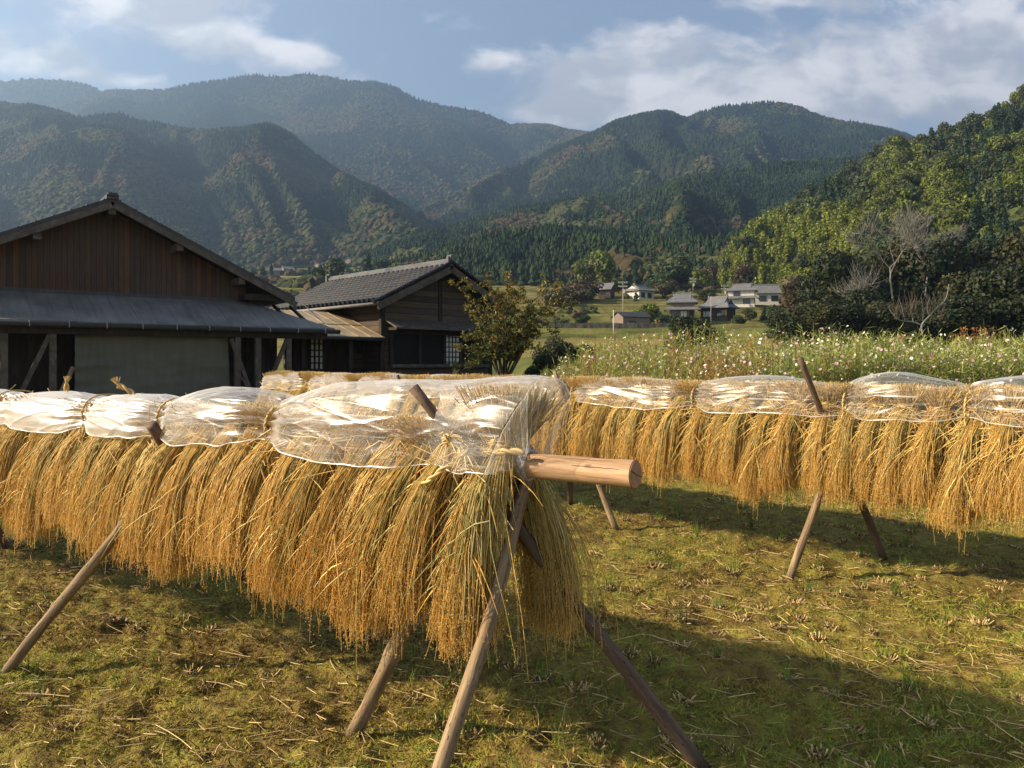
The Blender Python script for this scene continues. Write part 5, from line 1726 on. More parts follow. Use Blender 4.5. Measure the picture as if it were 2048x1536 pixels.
# -- sheaves
def sheaf_meshes(seed, N=430, butt=(0.06, 0.135), lean=0.05, split=(0.0, 0.0), width=1.0, green=0.15, K=13, front=0.56, fan=1.0, drop=0.72, grains=24, butt_shift=0.0, messy=0.055, spread_y=1.0):
    rng = np.random.default_rng(seed)
    side = np.where(rng.uniform(0, 1, N) < front, -1.0, 1.0)
    r = rng.uniform(0, 1, N)
    nx = rng.normal(0, 1, N)
    nx = np.clip(nx, -1.9, 1.9); rnd = 1 - 0.68 * (nx / 1.9) ** 2          # a bunch is round: its flanks hang further back
    x0 = np.clip(nx * 0.030, -0.075, 0.075) * width
    xb = np.clip(nx * 0.038 + rng.normal(0, 0.026, N), -0.12, 0.12) * width + lean * (1 + 0.25 * rng.normal(0, 1, N)) + np.where(side < 0, split[0], -split[1])
    wob = rng.normal(0, 1, (N, 7)) * 0.007
    ln = rng.normal(0, 0.035, N)
    bow = (0.085 + 0.15 * r * rnd) * spread_y
    far = (0.12 + 0.20 * r * rnd) * spread_y
    zt = rng.uniform(butt[0], butt[1], N)
    C = np.zeros((N, 7, 3))
    C[:, 0] = np.stack([x0 * 2.0 * min(fan, 1.0) + butt_shift + rng.normal(0, 0.018, N), (r - 0.5) * 0.26 * fan + rng.normal(0, 0.02, N), zt], -1)
    C[:, 1] = np.stack([x0 * 0.9 + butt_shift * 0.3, (r - 0.5) * 0.10 + side * 0.012, np.full(N, 0.055) + rng.normal(0, 0.012, N)], -1)
    C[:, 2] = np.stack([x0, side * (0.045 + 0.05 * r), 0.012 + rng.normal(0, 0.018, N)], -1)
    C[:, 3] = np.stack([x0 * 0.7 + xb * 0.3, side * bow, -0.12 + ln * 0.2], -1)
    C[:, 4] = np.stack([x0 * 0.35 + xb * 0.65, side * (bow * 0.35 + far * 0.65), -0.47 * drop + ln * 0.5], -1)
    C[:, 5] = np.stack([xb * 0.95, side * far, -(drop - 0.14) + ln], -1)
    C[:, 6] = np.stack([xb * 1.03 + rng.normal(0, 0.012, N), side * (far + rng.normal(0.004, 0.014, N)), -drop + ln + rng.normal(0, 0.02, N)], -1)
    C[:, :, 0] += wob; C[:, 2:, 1] += rng.normal(0, 0.006, (N, 5))
    # some stalks that stray across the bunch or hang lower
    st = rng.uniform(0, 1, N) < messy
    C[st, 3:, 0] += (rng.normal(0, 0.09, (st.sum(), 1)) * np.array((0.3, 0.7, 1.0, 1.1)))
    C[st, 6, 2] -= np.abs(rng.normal(0, 0.05, st.sum()))
    C[st, 4:, 1] += (side[st] * np.abs(rng.normal(0, 0.03, st.sum())))[:, None]
    t = np.linspace(0, 6, K)
    i = np.clip(t.astype(int), 0, 5); u = (t - i)[None, :, None]
    g = lambda j: C[:, np.clip(j, 0, 6)]
    p0, p1, p2, p3 = g(i - 1), g(i), g(i + 1), g(i + 2)
    path = 0.5 * (2 * p1 + (p2 - p0) * u + (2 * p0 - 5 * p1 + 4 * p2 - p3) * u ** 2 + (3 * p1 - p0 - 3 * p2 + p3) * u ** 3)
    pal = np.array([(0.56, 0.36, 0.095), (0.62, 0.45, 0.16), (0.48, 0.28, 0.065), (0.35, 0.325, 0.115), (0.50, 0.40, 0.16)])
    pr = np.array([0.34, 0.20, 0.22, green, 0.12]); pr /= pr.sum()
    c = pal[rng.choice(5, N, p=pr)] * rng.uniform(0.72, 1.22, (N, 1))
    along = np.linspace(0, 1, K)[None, :, None]
    low = np.array((0.56, 0.31, 0.07))
    cc = c[:, None, :] * (1 - 0.5 * np.clip(along - 0.55, 0, 1) / 0.45) + low * 0.5 * np.clip(along - 0.55, 0, 1) / 0.45
    tp = np.clip(1 - along / 0.22, 0, 1) * 0.75
    cc = cc * (1 - tp) + np.array((0.60, 0.44, 0.20)) * (0.6 + 0.6 * rng.uniform(0, 1, (N, 1, 1))) * tp
    R = np.interp(np.linspace(0, 1, K), [0, 0.3, 1], [0.0021, 0.0018, 0.0011])[None] * rng.uniform(0.7, 1.35, (N, 1))
    mb = MB(); mb.tubes(path, R, 3, cc)
    # dry leaf blades hanging among the stalks
    nb = N // 3
    k = rng.integers(0, N, nb); j = rng.integers(3, K - 3, nb)
    s = path[k, j]; out = np.stack([rng.normal(0, 0.5, nb) + 0.25, side[k] * np.abs(rng.normal(0.25, 0.25, nb)), -np.abs(rng.normal(0.9, 0.25, nb))], -1)
    out /= np.linalg.norm(out, axis=1, keepdims=True)
    Ln = rng.uniform(0.10, 0.24, (nb, 1))
    B = np.stack([s, s + out * Ln * 0.4 + np.array((0, 0, 0.01)), s + out * Ln * 0.75, s + out * Ln + np.array((0, 0, -0.02))], 1)
    mb.tubes(B, np.array([0.0022, 0.003, 0.0022, 0.0007]), 3, pal[rng.choice(5, nb, p=pr)] * rng.uniform(0.8, 1.25, (nb, 1)))
    # ties: a twist of straw round the neck
    an = np.linspace(0, 2 * math.pi, 26)
    for q in range(3):
        ring = np.stack([0.062 * width * np.cos(an), 0.072 * np.sin(an), 0.055 + 0.012 * (q - 1) + 0.006 * np.sin(3 * an + q)], -1)
        mb.tubes(ring[None], 0.005, 4, (0.46, 0.33, 0.13))
    straw = mb.mesh('sheaf_straw', M['straw'], True)
    # grain heads
    has = np.where(rng.uniform(0, 1, N) < 0.8)[0]
    G = grains
    u = rng.uniform(0.70, 1.0, (len(has), G)) ** 0.9
    f = u * (K - 1); i = np.clip(f.astype(int), 0, K - 2); w = (f - i)[..., None]
    pos = path[has[:, None], i] * (1 - w) + path[has[:, None], i + 1] * w
    rad = 0.0085 * (1.2 - u)[..., None] / 0.5 + 0.003
    pos = pos + rng.normal(0, 1, pos.shape) * rad * np.array((1, 1, 0.6)) + np.array((0, 0, -0.006))
    pos = pos.reshape(-1, 3)
    n = len(pos)
    Lg = rng.uniform(0.0028, 0.0039, (n, 1)); Wg = Lg * 0.48
    ax = np.array((0, 0, 1.0)) + rng.normal(0, 0.35, (n, 3)); ax /= np.linalg.norm(ax, axis=1, keepdims=True)
    e1 = np.cross(ax, (1.0, 0.3, 0.0)); e1 /= np.linalg.norm(e1, axis=1, keepdims=True); e2 = np.cross(ax, e1)
    V = np.stack([pos + ax * Lg, pos + e1 * Wg, pos + e2 * Wg, pos - e1 * Wg, pos - e2 * Wg, pos - ax * Lg], 1)
    b = (np.arange(n) * 6)[:, None]
    tri = np.array([(0, 1, 2), (0, 2, 3), (0, 3, 4), (0, 4, 1), (5, 2, 1), (5, 3, 2), (5, 4, 3), (5, 1, 4)])
    T = (b[:, :, None] + tri[None]).reshape(-1, 3)
    gp = np.array([(0.62, 0.37, 0.09), (0.54, 0.29, 0.06), (0.64, 0.43, 0.135), (0.44, 0.33, 0.105)])
    gc = gp[rng.choice(4, n, p=(0.4, 0.3, 0.2, 0.1))] * rng.uniform(0.75, 1.2, (n, 1))
    mg = MB(); mg.add(V.reshape(-1, 3), None, T, np.repeat(gc, 6, 0))
    return straw, mg.mesh('sheaf_grain', M['grain'])


NEAR = [sheaf_meshes(400 + k, 860, lean=0.07 + 0.08 * ((k * 37) % 5) / 4, width=1.12, green=0.10 + 0.06 * (k % 3), drop=0.59 + 0.03 * (k % 3 - 1), grains=22) for k in range(7)]
FAR = [sheaf_meshes(500 + k, 760, butt=(0.12, 0.215), lean=0.03 + 0.09 * ((k * 29) % 5) / 4, width=1.3, green=0.12 + 0.10 * (k % 3), drop=0.60 + 0.035 * (k % 3 - 1), grains=16, K=11) for k in range(6)]
END = sheaf_meshes(600, 1700, butt=(0.17, 0.27), lean=0.0, split=(0.05, 0.10), width=1.15, green=0.45, drop=0.61, grains=26, fan=1.15, butt_shift=-0.005, messy=0.07, front=0.45, spread_y=0.88)


def place_sheaf(i, s, meshes, label, group, rng, dz=0.0):
    d = D1 if i == 1 else D2
    e = empty('rice_sheaf', row(i, s, rng.normal(0, 0.02), Z_LOG + 0.03 + dz + rng.normal(0, 0.008)))
    # local x runs along the row, local -y to the sunny front
    e.rotation_euler = (rng.normal(0, 0.03), 0, math.atan2(d[1], d[0]) + rng.normal(0, 0.13))
    e.scale = (1, -1, 1)
    k = rng.uniform(0.95, 1.06)
    e.scale = (k, -k, k)
    obj_from('straw', meshes[0], e); obj_from('grain_heads', meshes[1], e)
    return tag(e, label, 'rice sheaf', group)


rng = np.random.default_rng(33)
place_sheaf(1, 0.53, END, 'greenish end sheaf straddling the log where it protrudes', None, rng)
s = 0.73
n = 2
while s < 7.3:
    place_sheaf(1, s, NEAR[int(rng.integers(0, 7))], f'golden rice sheaf on the near rack, {ordinal(n)} counted from the protruding log end', 'rice sheaves on the near rack', rng)
    s += rng.uniform(0.15, 0.185); n += 1
s = -3.3
n = 1
while s < 9.15:
    place_sheaf(2, s, FAR[int(rng.integers(0, 6))], f'golden rice sheaf on the far rack, {ordinal(n)} counted from its nearer right end', 'rice sheaves on the far rack', rng, -0.01)
    s += rng.uniform(0.18, 0.225); n += 1


# -- loose straw lying along the tops
def top_straw(i, s0, s1, n, label, seed):
    rng = np.random.default_rng(seed)
    d, nn = (D1, N1) if i == 1 else (D2, N2)
    s = rng.uniform(s0, s1, n)
    f = rng.choice((-1, 1), n, p=(0.2, 0.8)) * rng.uniform(0.02, 0.15, n)
    z = Z_LOG + np.where(np.abs(f) > 0.1, rng.uniform(-0.10, 0.03, n), rng.uniform(-0.02, 0.09, n))
    c = np.stack([row(i, a, b, h) for a, b, h in zip(s, f, z)])
    dirv = d * rng.choice((-1, 1), (n, 1)) * rng.uniform(0.5, 1, (n, 1)) + nn * rng.normal(0.1, 0.35, (n, 1)) + np.array((0, 0, 1)) * rng.normal(-0.15, 0.5, (n, 1))
    dirv /= np.linalg.norm(dirv, axis=1, keepdims=True)
    L = rng.uniform(0.06, 0.22, (n, 1))
    mid = c + nn * 0.012
    Pp = np.stack([c - dirv * L, mid, c + dirv * L + np.array((0, 0, -0.02))], 1)
    m = MB(); m.tubes(Pp, np.array([0.002, 0.0022, 0.0014]), 3, np.array((0.58, 0.42, 0.18)) * rng.uniform(0.7, 1.2, (n, 1)))
    tag(m.build('loose_straw', M['straw'], smooth=True), label, 'straw', kind='stuff')


top_straw(1, 0.5, 7.2, 1300, 'loose straw ends lying over the top of the near rack', 1)
top_straw(2, -3.3, 9.15, 1500, 'loose straw ends lying over the top of the far rack', 2)


# -- plastic film covers
def film_cover(i, s0, s1, seed, label, bag=None, mat='film', nip=None, w=0.205, h=0.335, zl=-0.03, sag=0.0):
    rng = np.random.default_rng(seed)
    ns, nt = max(70, int((s1 - s0) * 110)), 180
    S = np.linspace(s0, s1, ns); th = np.linspace(0, 1, nt)
    garr = np.zeros(ns)
    if bag:      # the film runs past the butts and folds back to a ring round the log
        k = 46
        S = np.concatenate([np.linspace(bag[0], bag[1], k), np.linspace(bag[1], s1, ns)[1:]])
        garr = np.concatenate([1 - sstep(np.linspace(0, 1, k), 0.12, 1.0), np.zeros(ns - 1)])
    Sg, Tg = np.meshgrid(S, th, indexing='ij')
    G = np.repeat(garr[:, None], nt, 1)
    e0 = Sg - s0; e1 = s1 - Sg
    if bag: e0 = e0 * 0 + 9
    e = np.minimum(e0, e1)
    pin = 1 - 0.28 * np.exp(-(e / 0.11) ** 2) - 0.10 * np.exp(-(e / 0.3) ** 2)
    lean = 0.0
    if nip is not None: pin = pin - nip[2] * np.exp(-((Sg - nip[0]) / nip[1]) ** 2)
    o = seed * 13.7
    ww = w * pin * (1 + 0.22 * (fbm(Sg * 2.2 + o, Tg * 1.5, seed, 2) - 0.5))
    hs_ = h if np.isscalar(h) else h[0] + (h[1] - h[0]) * np.clip((Sg - s0) / (s1 - s0), 0, 1)
    hump = np.clip(np.sin(np.clip((Sg - s0) / (s1 - s0), 0, 1) * math.pi), 0, 1) ** 0.55
    if bag: hump = np.clip((s1 - Sg) / 0.35, 0, 1) ** 0.6
    hh = hs_ * (0.70 + 0.30 * hump) * (1 + 0.20 * (fbm(Sg * 1.8 + o, Tg * 0 + 3, seed + 3, 2) - 0.5)) - sag * np.sin((Sg - s0) / (s1 - s0) * math.pi)
    edge = zl + 0.05 * (1 - pin) * 2 + 0.07 * (fbm(Sg * 3 + o, (Tg > 0.5) * 5.0, seed + 5, 3) - 0.5)
    c, sn = np.cos(math.pi * Tg), np.sin(math.pi * Tg)
    Yf = np.sign(c) * np.abs(c) ** 0.75 * ww                 # towards the front is positive
    Z = edge + (hh - edge) * np.abs(sn) ** 0.72
    # pleats that fan out of the ties and wrinkles along the film
    ph = rng.uniform(0, 6.28, 5)
    amp = 0.013 * np.exp(-e / 0.16)
    fan = np.sin(2 * math.pi * 11 * Tg + ph[0] + 3 * fbm(Sg * 1.5 + o, Tg * 3, seed + 9, 2)) + 0.6 * np.sin(2 * math.pi * 19 * Tg + ph[1] + 2.5 * fbm(Sg * 2 + o, Tg * 4, seed + 10, 2))
    wr = np.clip(ridged(Sg * 1.3 + o, Tg * 9 + Sg * 2.2, seed + 12, 1), 0, 1) ** 10 * 0.004 + np.clip(ridged(Sg * 1.1 + o, Tg * 11 - Sg * 2.6, seed + 17, 1), 0, 1) ** 12 * 0.0035 + (ridged(Sg * 0.7 + o, Tg * 9 - Sg * 1.1, seed + 13, 2) - 0.6) * 0.007 + (fbm(Sg * 3 + o, Tg * 7, seed + 14, 2) - 0.5) * 0.02
    disp = amp * fan * 0.7 + wr * np.clip(e / 0.15, 0.3, 1)
    Yf = Yf + disp * c
    Z = Z + disp * sn
    if bag:
        g = G
        r = 0.052 + 0.006 * np.sin(2 * math.pi * 9 * Tg + ph[2] + Sg * 30) + 0.004 * np.sin(2 * math.pi * 17 * Tg + ph[3])
        Yc = r * np.sin(2 * math.pi * Tg); Zc = -r * np.cos(2 * math.pi * Tg)
        mid = np.sin(np.clip(g, 0, 1) * math.pi)
        lean = -0.12 * (1 - np.clip(Z / 0.33 * 1.25, 0, 1)) * sstep(-Sg, -0.60, -0.38) * (1 - g ** 2)
        plt = 0.018 * mid * np.sin(2 * math.pi * 13 * Tg + ph[4] + 2 * fbm(Sg * 6, Tg * 5, seed + 20, 2))
        Yf = Yf * (1 - g) + Yc * g + plt * c
        Z = Z * (1 - g) + Zc * g + plt * sn
    dd, nn = (D1, N1) if i == 1 else (D2, N2)
    oo = np.array(row(i, s0, 0, Z_LOG))
    V = dd[None, None] * (Sg - s0 - lean)[..., None] + nn[None, None] * Yf[..., None] + np.array((0, 0, 1.0)) * Z[..., None]
    # local frame: x along the row
    rz = math.atan2(dd[1], dd[0])
    loc = np.stack([V[..., 0] * math.cos(rz) + V[..., 1] * math.sin(rz), -V[..., 0] * math.sin(rz) + V[..., 1] * math.cos(rz), V[..., 2]], -1)
    m = MB(); m.grid(loc)
    ob = m.build('plastic_cover', M[mat], smooth=True)
    ob.location = oo; ob.rotation_euler = (0, 0, rz)
    hm_ = MB()
    n0 = 46 if bag else 0
    for j in (0, nt - 1):
        hm_.tubes((loc[n0:, j] + np.array((0, 0, 0.003)))[None], 0.0012 + 0.0042 * fbm(np.arange(len(loc) - n0) * 0.09, np.zeros(len(loc) - n0), seed + 41, 2)[None], 5, (0.9, 0.9, 0.9))
    if bag:
        an = np.linspace(0, 2 * math.pi, 60)
        for q in range(4):
            rr = 0.0535 + 0.003 * np.sin(9 * an + q) + 0.002 * np.sin(23 * an + 2 * q)
            hm_.tubes(np.stack([bag[0] - s0 - 0.012 + 0.007 * q + 0.003 * np.sin(5 * an + q), rr * np.sin(an), -rr * np.cos(an)], -1)[None], 0.005, 5, (0.9, 0.9, 0.9))
    hm_.build('hem', M['hem_film'], ob, True)
    tag(ob, label, 'plastic cover')


def tie_cord(i, s, label, w=0.145, h=0.19, lo=-0.03):
    an = np.linspace(0, 2 * math.pi, 48)
    y = w * np.sign(np.cos(an)) * np.abs(np.cos(an)) ** 0.8; z = lo + (h - lo) * (0.5 + 0.5 * np.sin(an))
    dd, nn = (D1, N1) if i == 1 else (D2, N2)
    m = MB()
    for k in range(2):
        tw = 0.004
        pts = np.stack([row(i, s + tw * math.cos(12 * a + math.pi * k), yy + tw * math.sin(12 * a + math.pi * k), Z_LOG + zz) for a, yy, zz in zip(an, y, z)])
        m.tubes(pts[None], 0.0045, 5, (0.45, 0.32, 0.13))
    p = row(i, s, w * 0.9, Z_LOG + lo + 0.03)
    rng = np.random.default_rng(int(s * 100) + 999)
    for k in range(5):
        q = bez([p, p + nn * 0.02 + np.array((0, 0, 0.01)), p + nn * rng.uniform(0.02, 0.05) + dd * rng.normal(0, 0.03) + np.array((0, 0, -rng.uniform(0.04, 0.11)))], 8)
        m.tubes(q[None], 0.002, 4, (0.5, 0.36, 0.15))
    ob = m.build('straw_rope', M['straw'], smooth=True)
    tag(ob, label, 'rope')


T1_ = [0.405, 1.77, 2.65, 3.42, 4.59, 5.75, 7.0]
lab1 = ['clear film cover bagged around the protruding log end of the near rack', 'second film cover from the log end on the near rack', 'third film cover from the log end, beside a pole tip',
        'fourth film cover from the log end, glaring white in the sun', 'fifth film cover from the log end on the near rack', 'farthest film cover on the near rack']
for k in range(6):
    film_cover(1, T1_[k] + (0.0 if k == 0 else 0.003), T1_[k + 1] - 0.003, 40 + k, lab1[k], (0.435, 0.335) if k == 0 else None, 'film' if k < 2 else 'glare_film', (0.78, 0.13, 0.22) if k == 0 else None, h=((0.34, 0.27), (0.265, 0.235), 0.205, 0.20, 0.20, 0.20)[k], w=0.215)
for k in range(1, 6):
    tie_cord(1, T1_[k], f'straw cord tied round the near rack, {ordinal(k)} from the log end')
T2_ = [-3.4, -1.95, -0.815, -0.03, 1.24, 2.6, 3.9, 5.2, 6.5, 7.8, 9.3]
for k in range(10):
    film_cover(2, T2_[k] + 0.003, T2_[k + 1] - 0.003, 60 + k, f'clear film cover on the far rack, {ordinal(k + 1)} from its nearer right end', h=(0.30, 0.30, 0.30, 0.265, 0.24, 0.235, 0.23, 0.23, 0.23, 0.23)[k], w=0.195)
for k in range(1, 10):
    tie_cord(2, T2_[k], f'straw cord tied round the far rack, {ordinal(k)} from its nearer right end')

# -- support poles
def leg(label, base, tip, r0=0.03, r1=0.024, mat='pole', seed=0, group=None):
    stick('support_pole', label, 'pole', base, tip, r0, r1, mat, seed, 0.012, group, 12)


def gp(px, py):
    D = EYE * F / (py - 725)
    return np.array(((px - 1024) / F * D, D, -0.03))


def through(base, mid, extra):
    base, mid = np.array(base, float), np.array(mid, float)
    d = (mid - base); L = np.linalg.norm(d)
    return mid + d / L * extra


b = row(1, 0.44, 0.65, -0.03); mid = row(1, 0.455, 0.0, 1.07)
leg('thick pale front leg at the log end of the near rack', b, through(b, mid, 0.10), 0.028, 0.023, 'pole', 1)
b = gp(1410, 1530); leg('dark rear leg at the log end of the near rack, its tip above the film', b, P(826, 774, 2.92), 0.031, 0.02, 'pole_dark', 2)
b = gp(700, 1465); mid = row(1, 0.66, 0.03, 1.06)
leg('short slanting brace pole under the first sheaves of the near rack', b, through(b, mid, 0.2), 0.034, 0.026, 'pole', 3)
b = gp(0, 1350); mid = row(1, 2.45, 0.13, 1.10)
leg('pale pole slanting down to the left from the near rack', b, through(b, mid, 0.12), 0.029, 0.023, 'pole', 4)
b = row(1, 3.2, -0.9, -0.03); leg('pole whose square tip shows beside the third film cover', b, P(303, 850, 3.84), 0.03, 0.028, 'pole_dark', 5)
b = gp(14, 1095); mid = row(1, 5.3, 0.05, 1.1)
leg('dark leg at the far left end of the near rack', b, through(b, mid, 0.25), 0.03, 0.024, 'pole_dark', 6)
b = gp(1575, 1160); mid = row(2, 0.02, -0.05, 1.12)
leg('grey front leg in the middle of the far rack', b, P(1712, 764, 5.72), 0.030, 0.022, 'pole', 7)
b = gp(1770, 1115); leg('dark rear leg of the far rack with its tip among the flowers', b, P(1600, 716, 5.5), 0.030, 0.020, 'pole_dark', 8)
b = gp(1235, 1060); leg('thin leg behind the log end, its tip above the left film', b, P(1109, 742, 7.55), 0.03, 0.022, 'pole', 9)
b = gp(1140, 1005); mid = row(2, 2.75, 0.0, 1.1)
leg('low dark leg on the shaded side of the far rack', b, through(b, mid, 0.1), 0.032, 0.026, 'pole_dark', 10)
for k, t in enumerate((5.4, 7.9, -2.7)):
    b = row(2, t, 0.5, -0.03); mid = row(2, t, -0.03, 1.12)
    leg(['hidden front leg toward the left end of the far rack', 'last front leg at the left end of the far rack', 'front leg at the right end of the far rack'][k], b, through(b, mid, 0.22), 0.03, 0.024, 'pole', 20 + k)
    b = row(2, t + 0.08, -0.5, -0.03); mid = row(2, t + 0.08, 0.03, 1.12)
    leg(['hidden rear leg toward the left end of the far rack', 'last rear leg at the left end of the far rack', 'rear leg at the right end of the far rack'][k], b, through(b, mid, 0.3), 0.03, 0.024, 'pole_dark', 30 + k)


# -- straw ropes at the end of the near rack
def rope(mb, pts, r=0.009, twist=55, k=90, col=(0.50, 0.36, 0.15)):
    p = bez(pts, k)
    T = np.gradient(p, axis=0); T /= np.linalg.norm(T, axis=1, keepdims=True)
    e1 = np.cross(T, (0.2, 0.1, 1.0)); e1 /= np.linalg.norm(e1, axis=1, keepdims=True); e2 = np.cross(T, e1)
    sl = np.concatenate([[0], np.cumsum(np.linalg.norm(np.diff(p, axis=0), axis=1))])
    for q in range(2):
        a = sl * twist + math.pi * q
        mb.tubes((p + (e1 * np.cos(a)[:, None] + e2 * np.sin(a)[:, None]) * r * 0.62)[None], r * 0.72, 6, col)


e = empty('straw_rope', row(1, 0.66, 0.10, Z_LOG + 0.12)); tag(e, 'twisted straw rope lashing the dark pole to the protruding log', 'rope')
o_ = np.array(e.location)
Wp = lambda px, py, D: P(px, py, D) - o_
m = MB()
rope(m, [Wp(1048, 905, 2.76), Wp(1020, 902, 2.77), Wp(985, 905, 2.80), Wp(950, 908, 2.83), Wp(925, 896, 2.85), Wp(900, 880, 2.87)], 0.010)
m.build('strand', M['straw'], e, True)
m = MB()
rope(m, [Wp(945, 905, 2.80), Wp(920, 925, 2.80), Wp(890, 935, 2.79), Wp(865, 955, 2.80), Wp(845, 968, 2.84)], 0.008)
m.build('strand', M['straw'], e, True)
for (px, py, D, R) in ((896, 880, 2.83, 0.021), (928, 905, 2.80, 0.019)):
    m = MB(); rng = np.random.default_rng(px)
    for k in range(9):
        an = np.linspace(0, 6.28, 30); tilt = rng.normal(0, 0.6, 2)
        ex, ey = rng.normal(0, 1, 3), rng.normal(0, 1, 3); ex /= np.linalg.norm(ex); ey -= ex * ey.dot(ex); ey /= np.linalg.norm(ey)
        loop = (np.cos(an)[:, None] * ex + np.sin(an)[:, None] * ey) * R * rng.uniform(0.6, 1.1)
        m.tubes((loop + Wp(px, py, D))[None], 0.0045, 5, np.array((0.50, 0.37, 0.16)) * rng.uniform(0.75, 1.15))
    for k in range(14):
        s0 = Wp(px, py, D); d = rng.normal(0, 1, 3); d[2] -= 0.6; d /= np.linalg.norm(d)
        m.tubes(np.stack([s0, s0 + d * 0.04, s0 + d * 0.08 + (0, 0, -0.02)])[None], np.array([0.003, 0.0025, 0.001]), 4, (0.52, 0.38, 0.17))
    m.build('knot', M['straw'], e, True)
# lashing round the crossing of the legs
e = empty('rope_lashing', row(1, 0.54, 0, 1.07)); tag(e, 'dark rope lashing round the crossed legs below the log', 'rope')
m = MB()
for k in range(8):
    an = np.linspace(0, 6.28, 40)
    m.tubes(np.stack([0.055 * np.cos(an), 0.06 * np.sin(an), -0.05 + 0.013 * k + 0.012 * np.sin(an + k)], -1)[None], 0.008, 5, (0.16, 0.115, 0.045))
m.build('coils', M['straw'], e, True)
# stubs of straw rope that stick up above the film
for i, (px, py, D, dx, lab) in enumerate(((275, 800, 4.37, -0.11, 'bent straw rope end sticking up above the third film cover'), (133, 795, 4.8, 0.0, 'short upright straw rope end in front of the leaning pole'),
                                          (686, 775, 10.7, 0.02, 'upright straw rope end behind the first film cover'))):
    b0 = P(px, py, D)
    m = MB()
    hgt = 0.085
    rope(m, [(0, 0, -0.1), (0, 0, 0.0), (dx * 0.4, 0, hgt * 0.6), (dx, 0, hgt)], 0.012, 50, 40, (0.46, 0.31, 0.11))
    rng = np.random.default_rng(i)
    for k in range(12):
        d = np.array((dx * 4 + rng.normal(0, 0.4), rng.normal(0, 0.4), 1.0)); d /= np.linalg.norm(d)
        s0 = np.array((dx, 0, hgt))
        m.tubes(np.stack([s0 - d * 0.02, s0 + d * 0.02, s0 + d * 0.05])[None], np.array([0.003, 0.003, 0.0015]), 4, (0.52, 0.36, 0.14))
    ob = m.build('straw_rope_end', M['straw'], smooth=True); ob.location = b0
    tag(ob, lab, 'rope')


# ------------------------------------------------------------------ what lies and grows on the field
def wedge(rng, n, d0, d1, p=1.0, margin=120):
    D = d0 * (d1 / d0) ** (rng.uniform(0, 1, n) ** p)
    x = (rng.uniform(-margin, 2048 + margin, n) - 1024) / F * D
    return x, D


